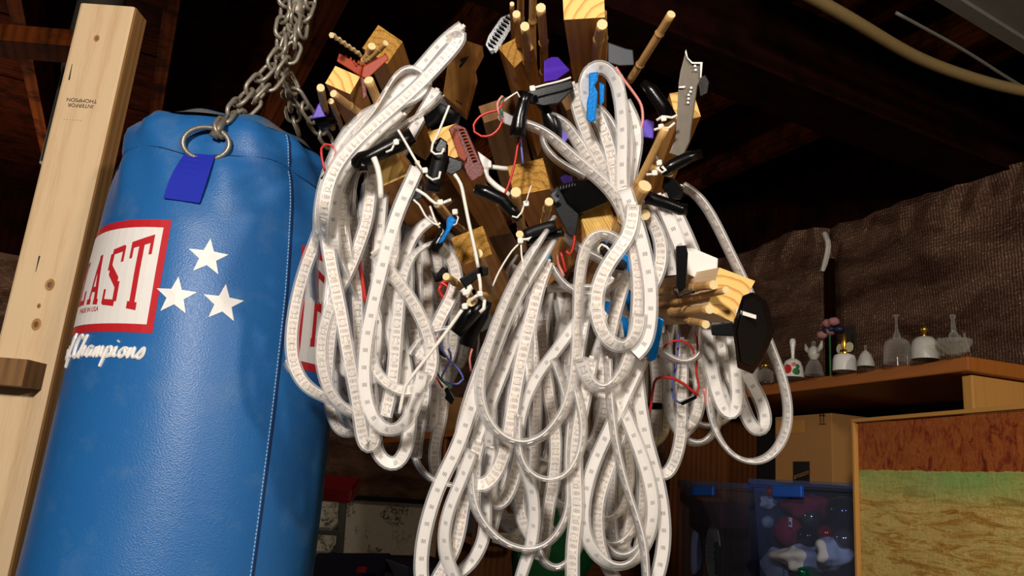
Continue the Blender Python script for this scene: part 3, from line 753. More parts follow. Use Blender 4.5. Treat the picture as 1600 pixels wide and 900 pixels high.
g = G(); g.lathe(P(463, 12, 1.08), [(.009, -.012), (.012, -.006), (.012, .012), (.008, .02), (.008, .3)], 12); tag(g.build('swivel_hook', 'chain', None, smooth=True), 'steel swivel bolt holding the bag chains below the ceiling', 'hook')
g = G(); c = bp(tR0 + .12, zR0 + .03, .008); s = [P(333, 214, dR - .004), P(345, 196, dR + .0), P(358, 178, 1.0)]
g.tube([s[0], s[1], s[2]], [.006, .0045, .004], 8); tag(g.build('snap_hook', 'steel', None, smooth=True), 'steel snap hook clipped to the ring on the front of the bag', 'hook')
#==BUNDLE==
FV = -Vector((cX.z, cY.z, cZ.z)); FV = Vector((FV.x, FV.y, 0)).normalized()     # from the bundle towards the viewer's side of the room
RT = Vector((-FV.y, FV.x, 0)); 
if RT.dot(Vector((cX.x, cY.x, 0))) < 0: RT = -RT
FA, SA = Vector((cX.z, cY.z, cZ.z)), Vector((cX.x, cY.x, cZ.x)); UA = -Vector((cX.y, cY.y, cZ.y))
# ---- wooden posts: quad of end-face pixels (or centre + size), far centre pixel
def post(quad, d1, far, d2, label, end='end', side='post', notch=False, size=.038, name='wooden_post'):
    c = [P(a, b, d1) for a, b in quad]; cen = sum(c, Vector()) / 4
    fc = P(far[0], far[1], d2); ax = (fc - cen).normalized()
    # square section perpendicular to the axis; corners slide along the axis so that the sawn end matches the seen outline
    near = []
    for p in c:
        near.append(p)
    farp = [p + ax * (fc - cen).length for p in c]
    k = [(q - fc) for q in farp]
    g = G()
    o = c[0]; ux = (c[1] - c[0]).normalized(); uy = ux.cross((c[3] - c[0]).cross(ux)).normalized() * -1
    n = (c[1] - c[0]).cross(c[2] - c[1])
    if n.dot(cen - CAM) > 0: pass
    g.quad(c, [((p - cen).dot(ux), (p - cen).dot(ux.cross(n.normalized()))) for p in c], 1)
    L = (fc - cen).length
    for i in range(4):
        j = (i + 1) % 4; w_ = (c[j] - c[i]).length
        g.quad([c[j], c[i], farp[i], farp[j]], [(i * .1 + w_, 0), (i * .1, 0), (i * .1, L), (i * .1 + w_, L)], 0)
    g.quad([farp[3], farp[2], farp[1], farp[0]], None, 1)
    o = g.build(name, None, None, [side, end]); 
    bv_ = o.modifiers.new('b', 'BEVEL'); bv_.width = .0012; bv_.segments = 1
    return tag(o, label, 'wood post')
post([(878, -32), (943, -32), (945, 27), (881, 31)], .72, (928, 190), 1.15, 'thick pine post at the top centre whose sawn end leaves the top of the frame')
post([(524, 103), (563, 120), (547, 147), (508, 130)], .80, (615, 300), 1.2, 'pine post under the orange-red plastic angle at the upper left of the bundle')
post([(591, 39), (629, 65), (605, 100), (566, 75)], .86, (660, 230), 1.25, 'pine post with rough sawn end behind the orange-red plastic angle', 'endr')
post([(793, 260), (848, 247), (860, 295), (803, 306)], .78, (905, 470), 1.2, 'pine post with square rough end in the middle of the bundle, beside two bamboo ends', 'endr')
post([(705, 372), (754, 353), (769, 397), (719, 416)], .80, (835, 560), 1.2, 'pine post with rough end tied by a long white strap, left of the middle', 'endr')
post([(574, 253), (620, 233), (636, 274), (589, 295)], .78, (720, 420), 1.2, 'pine post with smooth curved growth rings beside the black handle')
post([(907, 337), (948, 314), (966, 352), (922, 386)], .78, (850, 430), .98, 'pine post with close layered grain below the black hexagon', 'ply')
post([(1124, 418), (1180, 439), (1145, 503), (1104, 484)], .74, (1010, 476), .95, 'short light pine post pointing right, carrying the black hexagonal plate', 'end', 'stud')
post([(778, 74), (820, 52), (834, 75), (804, 106)], .82, (850, 250), 1.2, 'pine post behind the upright bamboo sticks at the top', 'endr')
post([(668, 206), (713, 193), (733, 238), (688, 256)], .78, (800, 400), 1.2, 'pine post with the brick-red printed plate on its side')
post([(1046, 146), (1082, 140), (1095, 182), (1058, 192)], .86, (1010, 330), 1.2, 'yellow pine post behind the tarnished metal blade')
# broken, notched post
g = G(); ol = [(718, 60), (754, 72), (737, 106), (744, 114), (727, 178), (692, 148), (700, 97), (707, 96)]
A = [P(a, b, .76 + (b - 60) * .0009) for a, b in ol]; nn = (A[1] - A[0]).cross(A[4] - A[0]).normalized(); nn = nn if nn.dot(A[0] - CAM) < 0 else -nn
dn = (P(760, 240, 1.2) - P(720, 120, .8)).normalized() * .12 * 0 + FA * .034
n_ = len(A); g.quad(A, [((p - A[0]).dot(SA), (p - A[0]).dot(UA)) for p in A])
for i in range(n_):
    j = (i + 1) % n_; g.quad([A[j], A[i], A[i] + dn, A[j] + dn], [(0, 0), (.03, 0), (.03, .03), (0, .03)])
g.quad([p + dn for p in reversed(A)]); o = tag(g.build('wooden_post', 'post'), 'notched orange-brown wood post with dark nail scars at the top left of centre', 'wood post')
for (u, v, u2, v2, w_) in [(732, 88, 719, 104, 5), (728, 90, 722, 95, 9), (712, 157, 722, 163, 3)]:
    g = G(); a = P(u, v, .775 + (v - 60) * .0009 - .02); b = P(u2, v2, .775 + (v2 - 60) * .0009 - .02); g.tube([a, b], [.0006, w_ * .0003], 5); g.build('nail_scar', 'ink', o)
# posts deep in the bundle, in darker wood that paints in the shade there
for i, (q, d1, f, d2, w_) in enumerate([((700, 300), .92, (790, 420), 1.2, .05), ((640, 315), .95, (720, 400), 1.2, .045), ((745, 320), .98, (800, 430), 1.2, .05), ((830, 150), 1.0, (870, 300), 1.3, .05), ((780, 170), 1.02, (820, 330), 1.25, .05), ((900, 410), 1.0, (870, 520), 1.2, .035), ((905, 150), 1.05, (930, 320), 1.3, .05)]):
    a, b = P(*q, d1), P(*f, d2); dd = (b - a); s1 = dd.cross(FA).normalized(); s2 = dd.cross(s1).normalized(); g = G(); g.box((a + b) / 2, s1 * w_, s2 * .03, dd)
    tag(g.build('wooden_post', None, None, ['brace', 'end']), 'brown post deep in the bundle ' + ['behind the brick-red plate', 'below the smooth ringed post', 'left of the square middle post', 'behind the long black box', 'behind the upright bamboo sticks', 'below the layered-grain post', 'behind the tall blue clip'][i], 'wood post', 'posts deep inside the bundle')
# ---- bamboo
def stick(a, d1, b, d2, r, label, knob=True, name='bamboo_stick'):
    pa, pb = P(*a, d1), P(*b, d2); L = (pb - pa).length; n = 14; rr = []; pts = []
    kn = [R.uniform(.25, .45), R.uniform(.6, .9)] if knob else []
    bend = SA * R.uniform(-.003, .003)
    ts = sorted(set([i / n for i in range(n + 1)] + [min(1, max(0, k + e)) for k in kn for e in (-.016, -.006, 0, .006, .016)]))
    for t in ts:
        pts.append(pa.lerp(pb, t) + bend * math.sin(PI * t)); f = 1
        for k in kn:
            if abs(t - k) < .007: f = 1.18
        rr.append(r * f)
    g = G(); g.tube(pts, rr, 10, 0, True, 1); o = g.build(name, None, None, ['bamboo', 'bamboo_end'], smooth=False)
    for p in o.data.polygons:
        p.use_smooth = len(p.vertices) == 4
    return tag(o, label, 'bamboo stick')
ST = [((576, 125), .72, (614, 228), .80, .0046, 'thick upright bamboo stick crossing in front of the white strips at the upper left'),
 ((521, 146), .72, (606, 204), .82, .0036, 'bamboo stick slanting down right below the pine post at the upper left'),
 ((501, 137), .74, (520, 200), .95, .0038, 'leftmost bamboo stick, beside the purple plastic corner'),
 ((517, 158), .76, (536, 208), .95, .0029, 'thin bamboo stick just right of the leftmost one'),
 ((581, 72), .8, (564, 100), .83, .0042, 'splintered bamboo stub standing in the orange-red angle'),
 ((603, 67), .79, (572, 96), .82, .0031, 'pale bamboo stub leaning right in the orange-red angle'),
 ((845, 12), .74, (849, 140), .95, .0048, 'bamboo stick right of the upright group at the top'),
 ((820, 41), .72, (825, 150), .95, .0044, 'front bamboo stick of the upright group at the top, with a thick joint low down'),
 ((807, 22), .75, (817, 150), .97, .0040, 'grey-brown bamboo stick just left of the front one in the upright group'),
 ((800, 6), .78, (806, 110), 1.0, .0024, 'thin bamboo stick with a plastic cap at the left of the upright group'),
 ((834, -30), .78, (838, 140), .95, .0042, 'bamboo stick of the upright group that leaves the top of the frame'),
 ((814, -30), .8, (820, 120), 1.0, .0040, 'rear bamboo stick leaving the top of the frame behind the upright group'),
 ((941, 38), .71, (931, 115), .85, .0050, 'bamboo stick rising above the blue clip in front of the thick pine post'),
 ((942, 20), .74, (940, 130), .95, .0038, 'second bamboo stick behind the one above the blue clip'),
 ((1049, 22), .74, (984, 126), .84, .0043, 'lone smooth bamboo stick pointing up right against the dark ceiling'),
 ((1039, 201), .70, (942, 382), .80, .0038, 'long thin bamboo stick slanting down left across the right-hand strips'),
 ((1008, 290), .70, (965, 362), .76, .0064, 'thick stubby bamboo stick with pits beside the long slanting one'),
 ((1047, 270), .75, (1013, 262), .80, .0044, 'short bamboo end tied with white zip ties at the right'),
 ((1008, 336), .73, (1000, 300), .95, .0050, 'bamboo end pointing at the viewer under the thick stubby stick'),
 ((806, 300), .70, (820, 372), .85, .0048, 'bamboo end at the lower left corner of the square middle post'),
 ((858, 315), .71, (850, 356), .80, .0040, 'bamboo end with a joint below the square middle post'),
 ((812, 366), .72, (818, 390), .85, .0036, 'small bamboo end with white ties knotted below it'),
 ((747, 396), .72, (775, 470), .95, .0044, 'bamboo end with a white strap, on the rough post left of the middle'),
 ((697, 432), .72, (735, 462), .80, .0036, 'bamboo stick end sticking out left above the white clasp'),
 ((736, 472), .71, (760, 462), .82, .0042, 'bamboo end held in a white zip tie at the lower left of the bundle'),
 ((616, 232), .80, (706, 345), .86, .0042, 'dark bamboo stick running down between the two black cylinders'),
 ((652, 254), .76, (672, 296), .85, .0026, 'thin bamboo rod with a white strap beside the black cylinder'),
 ((682, 320), .80, (740, 372), .95, .0034, 'brown bamboo stick behind the small blue clip on the left'),
 ((1115, 445), .71, (1028, 457), .85, .0044, 'top bamboo stick on the short pine post at the right'),
 ((1134, 453), .70, (1026, 478), .85, .0034, 'second bamboo stick down on the short pine post at the right, the longest'),
 ((1109, 483), .70, (1026, 490), .85, .0044, 'third bamboo stick down on the short pine post at the right, with grey bark'),
 ((1103, 507), .70, (1050, 493), .85, .0038, 'lowest bamboo stick on the short pine post at the right'),
 ((895, 400), .95, (870, 470), 1.1, .0042, 'bamboo stick deep below the layered-grain post'), ((918, 440), .86, (950, 385), .82, .0050, 'bamboo stick passing behind the blue and black clip in the middle')]
for s in ST: stick(*s)
g = G(); a, b = P(518, 54, .76), P(563, 86, .82); pts = [a.lerp(b, i / 12) + UA * (.0012 if i % 2 else -.0006) for i in range(13)]; g.tube(pts, [.0030] + [.0022] * 12, 6)
tag(g.build('bamboo_stick', 'bamboo_end'), 'thin split bamboo sliver with a jagged edge pointing up left', 'bamboo stick')
# ---- plastic pieces
def slab(ol, d, th, mat, label, name='plastic_clip', cat='clip', tilt=(0, 0), chamfer=0, parent=None, group=None):
    cu = sum(p[0] for p in ol) / len(ol); cv = sum(p[1] for p in ol) / len(ol)
    A = [P(a, b, d + (a - cu) * tilt[0] + (b - cv) * tilt[1]) for a, b in ol]
    ar = sum((ol[i][0] * ol[(i + 1) % len(ol)][1] - ol[(i + 1) % len(ol)][0] * ol[i][1]) for i in range(len(ol)))
    if ar > 0: A.reverse()
    g = G(); vd = (sum(A, Vector()) / len(A) - CAM).normalized(); B = [p + vd * th for p in A]; n = len(A)
    g.quad(A, [((p - A[0]).dot(SA), (p - A[0]).dot(UA)) for p in A]); g.quad(list(reversed(B)))
    for i in range(n):
        j = (i + 1) % n; g.quad([A[j], A[i], B[i], B[j]])
    o = g.build(name, mat, parent)
    bm = bmesh.new(); bm.from_mesh(o.data); bmesh.ops.remove_doubles(bm, verts=bm.verts, dist=1e-6); bmesh.ops.recalc_face_normals(bm, faces=bm.faces); bm.to_mesh(o.data); bm.free()
    mo = o.modifiers.new('b', 'BEVEL'); mo.width = .0012; mo.segments = 2
    if parent is None: tag(o, label, cat, group)
    return o
def rod(pts, d, r, mat, label, name='plastic_clip', cat='clip', n=12, parent=None, caps=True):
    g = G(); g.tube(spline(pxpath(pts, d), .004), r, n) if not isinstance(r, list) else g.tube(pxpath(pts, d), r, n)
    o = g.build(name, mat, parent, smooth=True)
    if n >= 8:
        for p in o.data.polygons:
            if len(p.vertices) > 4: p.use_smooth = False
    if parent is None: tag(o, label, cat)
    return o
h = rod([(553, 262), (557, 258), (566, 250), (580, 245), (620, 225), (645, 212)], .745, [.004, .0075, .0085, .0078, .0085, .0085], 'black', 'glossy black handle with rounded end above the smooth ringed post', 'tool_grip', 'grip')
rod([(566, 252), (568, 268)], .742, .0045, 'black', None, 'hooked_end', parent=h)
c = rod([(688, 226), (688, 245), (678, 285), (676, 300)], .73, [.0075, .0075, .0075, .0066], 'blackm', 'upright black tube with a pentagonal cap and white ties, left of centre', 'black_tube', 'tube')
slab([(678, 222), (688, 214), (699, 222), (697, 240), (680, 238)], .722, .006, 'black', None, 'cap', parent=c)
slab([(690, 250), (700, 243), (724, 252), (722, 265), (706, 274), (692, 268)], .735, .02, 'black', 'small black hexagonal nut right of the upright black tube', 'black_nut', 'nut')
slab([(630, 293), (645, 282), (662, 290), (660, 310), (640, 318), (630, 308)], .74, .02, 'black', 'round black clamp holding the brightest white strip at the left', 'black_clamp', 'clamp')
slab([(622, 292), (655, 288), (660, 300), (628, 306)], .80, .03, 'blackm', 'flat black plate under the smooth ringed post', 'black_plate', 'plate')
slab([(661, 180), (682, 158), (721, 178), (716, 198), (690, 190), (668, 203)], .80, .03, 'blackm', 'black box face below the notched wood post', 'black_box', 'box')
slab([(652, 178), (700, 150), (702, 170), (668, 200)], .9, .04, 'blackm', 'matte black block deep behind the notched wood post', 'black_box', 'box')
b = slab([(700, 202), (712, 193), (728, 200), (756, 264), (755, 274), (737, 285), (722, 262), (728, 252), (716, 225)], .75, .028, 'redbrick', 'brick-red printed plate with embossed ridges on the left post', 'red_plate', 'plate')
slab([(703, 204), (712, 200), (730, 246), (726, 253), (716, 245)], .747, .002, 'pinkred', None, 'rough_face', parent=b)
for i in range(11):
    u = 716 + i * 2.1; v = 200 + i * 4.9; slab([(u, v), (u + 7.5, v - 1.5), (u + 8.5, v + .8), (u + 1, v + 2.6)], .746, .002, 'pinkred', None, 'ridge', parent=b)
slab([(746, 236), (768, 252), (768, 262), (756, 264), (750, 250)], .79, .006, 'whitep', 'grey-white plastic corner behind the brick-red plate', 'white_plate', 'plate')
a = slab([(526, 96), (530, 83), (567, 104), (564, 120)], .80, .004, 'orange', 'orange-red plastic angle with teeth on top of the upper left post', 'plastic_angle', 'bracket', tilt=(.0002, 0))
slab([(564, 120), (567, 104), (603, 84), (608, 92), (574, 124)], .795, .004, 'orange', None, 'side_wall', parent=a)
slab([(563, 120), (570, 122), (574, 150), (566, 158)], .795, .01, 'redbrick', None, 'lower_leg', parent=a)
for i, (u, v) in enumerate([(540, 88), (548, 91), (553, 95), (560, 96), (566, 98), (570, 101), (602, 84), (556, 99)]): slab([(u - 2, v + 4), (u - 1.5, v - 2), (u + 1.8, v - 1.5), (u + 2, v + 5)], .80, .004, 'orange' if i % 2 else 'pinkred', None, 'tooth', parent=a)
t = slab([(757, 70), (762, 55), (782, 26), (797, 20), (803, 40), (790, 62), (776, 84), (766, 84)], .86, .02, 'black', 'black toothed plate standing left of the upright bamboo sticks', 'black_rack', 'plate')
for i in range(9): u = 766 + i * 3.4; v = 68 - i * 5.4; slab([(u - 5, v), (u + 4, v + 5), (u + 5.5, v + 3), (u - 3.5, v - 2)], .855, .003, 'grayp', None, 'tooth', parent=t)
slab([(764, 80), (772, 78), (774, 82), (768, 86)], .855, .003, 'grayp', None, 'tooth', parent=t)
slab([(850, 95), (862, 89), (872, 89), (891, 110), (870, 125), (850, 128)], .80, .03, 'purple', 'purple plastic block right of the upright bamboo sticks', 'purple_block', 'block', tilt=(.0004, -.0003))
slab([(486, 186), (497, 162), (505, 160), (512, 182)], .84, .03, 'purple', 'purple plastic corner at the far upper left of the bundle', 'purple_block', 'block')
slab([(866, 205), (877, 196), (890, 215), (882, 224), (874, 215)], .88, .02, 'purple', 'small purple plastic piece between the clear strips above the square post', 'purple_block', 'block')
slab([(1000, 190), (1010, 186), (1022, 190), (1021, 217), (1001, 214)], .86, .03, 'purple', 'ridged purple plastic block right of the strip fan', 'purple_block', 'block')
slab([(874, 278), (882, 272), (895, 276), (894, 286), (880, 288)], .9, .02, 'purple', 'purple plastic disc glimpsed above the big black hexagon', 'purple_block', 'block')
slab([(819, 160), (823, 142), (893, 124), (896, 140), (874, 162), (850, 166)], .74, .02, 'black', 'long glossy black box below the purple block, with a white tie on its edge', 'black_box', 'box')
k = rod([(822, 146), (818, 160), (812, 182), (810, 200), (808, 214)], .73, [.008, .0055, .0065, .008, .007], 'black', 'black strap hanging around the clear strip connector', 'black_strap', 'strap')
rod([(840, 154), (852, 170), (862, 190), (868, 205), (872, 222)], .76, [.005, .005, .009, .007, .004], 'black', 'second black strap beside the clear strips, right of the connector', 'black_strap', 'strap')
hx = slab([(872, 290), (905, 280), (935, 280), (950, 316), (905, 335), (885, 318)], .76, .03, 'black', 'big black hexagonal print with rough teeth above the layered-grain post', 'black_hexagon', 'plate', tilt=(-.0002, .0003))
slab([(860, 300), (872, 290), (886, 318), (905, 335), (900, 372), (888, 368), (868, 330)], .765, .02, 'blackm', None, 'side_face', parent=hx)
for i in range(12): u = 874 + i * 4.6; v = 296 - i * 1.2; slab([(u, v), (u + 1.6, v - 6), (u + 3.4, v - 5), (u + 2.4, v + 1)], .757, .002, 'grayp', None, 'tooth', parent=hx)
slab([(861, 303), (872, 296), (868, 306), (876, 312), (868, 318), (860, 306)], .755, .003, 'grayp', None, 'clear_lug', parent=hx)
rod([(742, 295), (760, 300), (785, 312), (800, 330), (812, 343)], .73, [.0055, .0065, .0065, .006, .004], 'black', 'black arm reaching to the bamboo end at the square middle post', 'bent_rod', 'rod')
slab([(738, 298), (744, 292), (756, 298), (750, 306)], .727, .006, 'steel', 'torn silvery tip of the black arm', 'metal_tip', 'clip')
rod([(820, 368), (838, 360), (868, 352)], .735, .0055, 'blackm', 'black bar pointing right below the square middle post', 'black_bar', 'bar')
rod([(822, 377), (850, 370), (880, 362)], .745, .0045, 'black', 'lower black bar parallel to the one below the square post', 'black_bar', 'bar')
slab([(717, 436), (752, 416), (763, 417), (763, 430), (748, 433), (728, 452)], .715, .02, 'black', 'angular black bracket in front of the rough post left of the middle', 'black_bracket', 'bracket')
rod([(712, 520), (735, 490), (755, 470)], .735, [.008, .0085, .007], 'black', 'ribbed black tube end pointing down left at the lower left of the bundle', 'black_tube', 'tube')
rod([(728, 540), (735, 520), (752, 490), (760, 470)], .755, [.007, .0085, .008, .006], 'blackm', 'black connector hanging behind the ribbed black tube', 'black_connector', 'connector')
slab([(672, 416), (682, 428), (692, 416), (700, 424), (690, 440), (680, 442)], .82, .01, 'black', 'small forked black clip above the red wires at the left', 'black_clip', 'clip')
k = slab([(1056, 384), (1072, 383), (1075, 396), (1072, 448), (1062, 460), (1057, 448)], .73, .014, 'black', 'upright black connector beside the white hexagonal plate', 'black_connector', 'connector')
rod([(1055, 448), (1054, 456), (1060, 464), (1070, 458), (1085, 456)], .722, .0016, 'blackw', None, 'lead', parent=k, n=6)
rod([(1005, 312), (1014, 309), (1040, 318), (1062, 327), (1073, 328)], .73, [.005, .0062, .006, .0058, .0055], 'black', 'black tube pointing right just under the thick bamboo stick', 'black_tube', 'tube')
rod([(1034, 268), (1050, 259), (1075, 246), (1096, 240)], .74, [.005, .0062, .006, .0045], 'black', 'black rod end pointing up right beside the zip-tied bamboo end', 'black_rod', 'rod')
rod([(1004, 128), (1018, 142), (1035, 165), (1048, 188)], .80, [.004, .007, .0078, .008], 'black', 'black post slanting down right, left of the metal blade', 'black_rod', 'rod')
slab([(1038, 272), (1056, 280), (1068, 296), (1064, 312), (1048, 310), (1034, 294)], .78, .02, 'black', 'black ring clamp below the zip-tied bamboo end', 'black_clamp', 'clamp')
slab([(1090, 120), (1102, 116), (1109, 128), (1106, 146), (1094, 152)], .9, .015, 'black', 'black round plate half hidden behind the metal blade', 'black_plate', 'plate')
slab([(950, 66), (978, 76), (989, 78), (991, 102), (968, 103), (950, 98)], .92, .04, 'grayp', 'dark grey block behind the bamboo right of the thick pine post', 'grey_block', 'block')
rod([(497, 196), (510, 188), (524, 180)], .86, [.009, .0095, .008], 'black', 'black cylinder beside the leftmost bamboo stick', 'black_tube', 'tube')
cf = slab([(1160, 462), (1176, 456), (1198, 470), (1203, 484), (1211, 519), (1192, 562), (1176, 585), (1152, 575), (1148, 540), (1144, 512)], .70, .012, 'black', 'big elongated black hexagonal plate hanging at the right end of the short pine post', 'black_hexagon', 'plate', tilt=(.0007, 0))
slab([(1162, 470), (1176, 464), (1190, 474), (1200, 518), (1186, 556), (1172, 573), (1158, 565), (1152, 520)], .697, .004, 'blackm', None, 'raised_face', parent=cf, tilt=(.0007, 0))
slab([(1110, 508), (1145, 503), (1150, 526), (1112, 524)], .72, .02, 'blackm', None, 'arm', parent=cf)
g = G()
for i in range(14): u = 1150 + i * 2.3; v = 486 + i * .7; p = P(u, v, .688); g.box(p, SA * .0013, UA * .0035, FA * .002)
g.build('glue_smear', 'zip', cf)['kind'] = 'stuff'
slab([(1052, 390), (1081, 387), (1122, 404), (1121, 420), (1090, 436), (1073, 428), (1073, 402)], .79, .004, 'whitep', 'white hexagonal plastic plate behind the short pine post', 'white_plate', 'plate')
bl = slab([(1063, 111), (1072, 77), (1075, 90), (1082, 97), (1098, 97), (1096, 122), (1090, 135), (1080, 205), (1078, 222), (1066, 247), (1045, 240), (1055, 215), (1059, 160), (1060, 130)], .76, .003, 'blade', 'tarnished metal blade-like bracket with a row of small holes standing at the right', 'metal_bracket', 'bracket')
slab([(1072, 77), (1075, 90), (1082, 97), (1098, 97), (1096, 122), (1094, 122), (1094, 100), (1081, 100), (1074, 92), (1070, 82)], .757, .003, 'whitep', None, 'bright_edge', parent=bl)
for (u, v) in [(1080, 137), (1079, 143), (1076, 148), (1076, 154), (1075, 160), (1086, 103), (1087, 109)]:
    g = G(); p = P(u, v, .7565); g.tube([p, p + FA * .001], .0012, 8); g.build('hole', 'pwhite', bl)
slab([(1060, 135), (1072, 134), (1070, 138), (1060, 138)], .757, .002, 'whitep', None, 'slot', parent=bl)
# blue clips
BL = [([(920, 114), (935, 112), (934, 126), (929, 134), (934, 145), (931, 188), (923, 192), (916, 187), (917, 160), (920, 148)], .72, .016, 'tall shiny blue clip hanging from the bamboo in front of the thick pine post'),
 ([(936, 128), (945, 132), (944, 160), (937, 168)], .80, .02, 'dark blue clip half seen behind the tall shiny blue clip'),
 ([(698, 342), (703, 336), (714, 344), (709, 352), (706, 356), (693, 378), (685, 381), (689, 372), (697, 358)], .73, .008, 'small bright blue clip tied to a bamboo stick at the left'),
 ([(944, 370), (952, 374), (980, 398), (992, 404), (990, 438), (976, 432), (974, 418), (962, 414), (948, 392)], .77, .02, 'blue clip behind the crossing strips right of centre'),
 ([(976, 446), (990, 458), (990, 484), (982, 488), (978, 476)], .80, .02, 'blue clip sliver in the gap between two vertical strips'),
 ([(1027, 494), (1038, 500), (1032, 530), (1026, 560), (1016, 566), (1012, 556), (1020, 520)], .75, .016, 'blue clip with a curved end under the sticks of the short pine post'),
 ([(866, 376), (880, 392), (884, 410), (874, 420), (858, 396), (850, 380)], .90, .02, 'blue clip deep below the black bars in the middle'),
 ([(946, 470), (962, 474), (960, 486), (950, 492), (944, 484)], .82, .02, 'blue clip end under the looping strip right of centre'),
 ([(970, 494), (980, 496), (984, 524), (976, 528)], .86, .02, 'dark blue clip behind the right-hand vertical strips'),
 ([(848, 392), (862, 398), (858, 410), (846, 404)], .88, .02, 'small blue clip beside the red wires in the middle')]
for ol, d, th, lb in BL: slab(ol, d, th, 'blue', lb, 'blue_clip', 'clip')
bb = slab([(938, 390), (952, 374), (964, 390), (956, 404), (946, 408)], .765, .012, 'black', 'black jaw with a white tie beside the blue clip right of centre', 'black_clip', 'clip')
slab([(955, 402), (966, 400), (980, 410), (978, 424), (958, 420)], .765, .014, 'blackm', 'square black block below the blue clip right of centre', 'black_box', 'box')
rod([(677, 392), (684, 380), (694, 362), (688, 352)], .74, [.006, .0055, .0035, .003], 'black', 'black sheath beneath the small bright blue clip', 'black_clip', 'clip')
# ---- ties and wires
def wire(pts, d, r, mat, label, name='zip_tie', cat='zip tie', parent=None):
    g = G(); g.tube(spline(pxpath(pts, d), .004), r, 6); return tag(g.build(name, mat, parent, smooth=True), label, cat) if parent is None else g.build(name, mat, parent, smooth=True)
def tie(pts, d, label, head=None, r=.0012):
    o = wire(pts, d, r, 'zip', label)
    if head:
        u, v = head; slab([(u - 5, v - 4), (u + 4, v - 5), (u + 5, v + 4), (u - 4, v + 5)], d - .004, .006, 'zip', None, 'tie_head', parent=o)
    return o
tie([(702, 165), (692, 190), (683, 212), (676, 225), (674, 236), (680, 241), (690, 240), (694, 232)], .715, 'white tie looped around the cap of the upright black tube')
tie([(664, 262), (667, 275), (676, 281), (686, 278), (688, 268)], .715, 'white tie around the lower part of the upright black tube', (664, 266))
tie([(622, 203), (635, 225), (648, 248), (660, 266)], .725, 'stiff white zip tie tail pointing up beside the dark bamboo stick', r=.0013)
tie([(603, 238), (612, 234), (617, 224), (620, 217)], .72, 'thin white tie under the black handle', (619, 222))
tie([(584, 246), (590, 262), (594, 285), (595, 310)], .73, 'white cable hanging from the black handle', r=.003)
tie([(710, 272), (720, 288), (726, 315), (732, 345), (738, 372), (744, 400), (747, 418)], .70, 'long white tie running down over the rough post left of the middle', r=.0017)
tie([(748, 428), (750, 440), (751, 455)], .70, 'lower part of the long white tie, ending in a clasp', (750, 459), r=.0017)
tie([(722, 484), (700, 515), (675, 548), (650, 580), (634, 602), (629, 620), (624, 646)], .70, 'long white strap slanting down left across the strips', (726, 479), r=.0018)
tie([(735, 470), (745, 462), (757, 470), (756, 482), (750, 488)], .705, 'white tie loop around the bamboo end at the lower left', (727, 478), r=.0018)
tie([(722, 452), (730, 462), (734, 450), (738, 448)], .71, 'shredded white clasp beside the black bracket', (727, 457), r=.003)
tie([(812, 380), (800, 392), (785, 415), (776, 432), (770, 447)], .71, 'thin white tie tail slanting down left from the small bamboo end', (813, 376), r=.0009)
tie([(814, 380), (815, 400), (818, 415), (822, 432)], .71, 'thin white tie tail hanging down in front of a clear strip', None, .0009)
tie([(811, 374), (822, 374), (830, 371), (824, 376)], .709, 'white knot of tie ends around the small bamboo end', None, .0012)
tie([(832, 138), (850, 133), (875, 127), (892, 121)], .725, 'pale strap lying along the edge of the long black box', (832, 138), .0011)
tie([(788, 158), (797, 151), (808, 144), (812, 152)], .72, 'thin white tie bent at the clear connector', None, .0009)
tie([(646, 312), (655, 320), (668, 342), (684, 352), (688, 348)], .715, 'white tie tail lying over the small bright blue clip', None, .0010)
tie([(650, 296), (665, 305), (680, 318), (695, 316), (705, 312)], .72, 'white tie branching around the dark bamboo stick', (688, 316), .0016)
tie([(707, 330), (716, 340), (713, 350), (708, 352)], .715, 'thin white wire hooked over the small bright blue clip', (711, 331), .0008)
tie([(672, 322), (680, 345), (687, 356)], .73, 'white tie end running behind the small bright blue clip', None, .0012)
tie([(1026, 188), (1035, 182), (1050, 184), (1058, 180)], .735, 'upper white zip tie on the stick beside the metal bracket', (1037, 185), .0014)
tie([(1022, 203), (1032, 200), (1045, 200), (1054, 192)], .735, 'lower white zip tie on the stick beside the metal bracket', (1033, 198), .0014)
tie([(1024, 244), (1030, 255), (1028, 265), (1022, 272), (1010, 273)], .73, 'white zip tie around the short bamboo end at the right', (1030, 254), .0014)
tie([(1026, 262), (1034, 270), (1040, 266), (1034, 260)], .728, 'second white zip tie around the short bamboo end at the right', (1023, 270), .0014)
tie([(936, 398), (935, 388), (940, 382), (948, 386), (956, 396)], .745, 'white tie around the black jaw beside the blue clip', None, .0013)
tie([(822, 316), (826, 302), (830, 290)], .70, 'dark tie standing on the square middle post', None, .0006)['label'] = 'thin tie standing up in front of the square middle post'
tie([(820, 316), (815, 332), (808, 340), (800, 338)], .705, 'tie with two small white heads at the bamboo end of the middle post', (822, 318), .0009)
tie([(754, 260), (770, 261), (785, 263), (796, 264)], .80, 'grey-white rod joining the brick-red plate and the square middle post', None, .0026)
tie([(760, 262), (760, 275), (772, 288), (784, 297), (796, 305)], .79, 'white cable curling down beside the brick-red plate', None, .003)
def wr_(pts, d, mat, label, r=.0012): wire(pts, d, r, mat, label, 'wire', 'wire')
wr_([(787, 160), (778, 172), (765, 175), (750, 182), (740, 195), (741, 206), (752, 213), (768, 211), (780, 200), (785, 186)], .73, 'red', 'red wire loop at the clear connector, above the middle post')
wr_([(785, 150), (777, 162), (780, 180)], .728, 'pinkw', 'short pink wire entering the clear connector')
wr_([(786, 150), (783, 165), (784, 180)], .731, 'greenw', 'short green wire entering the clear connector')
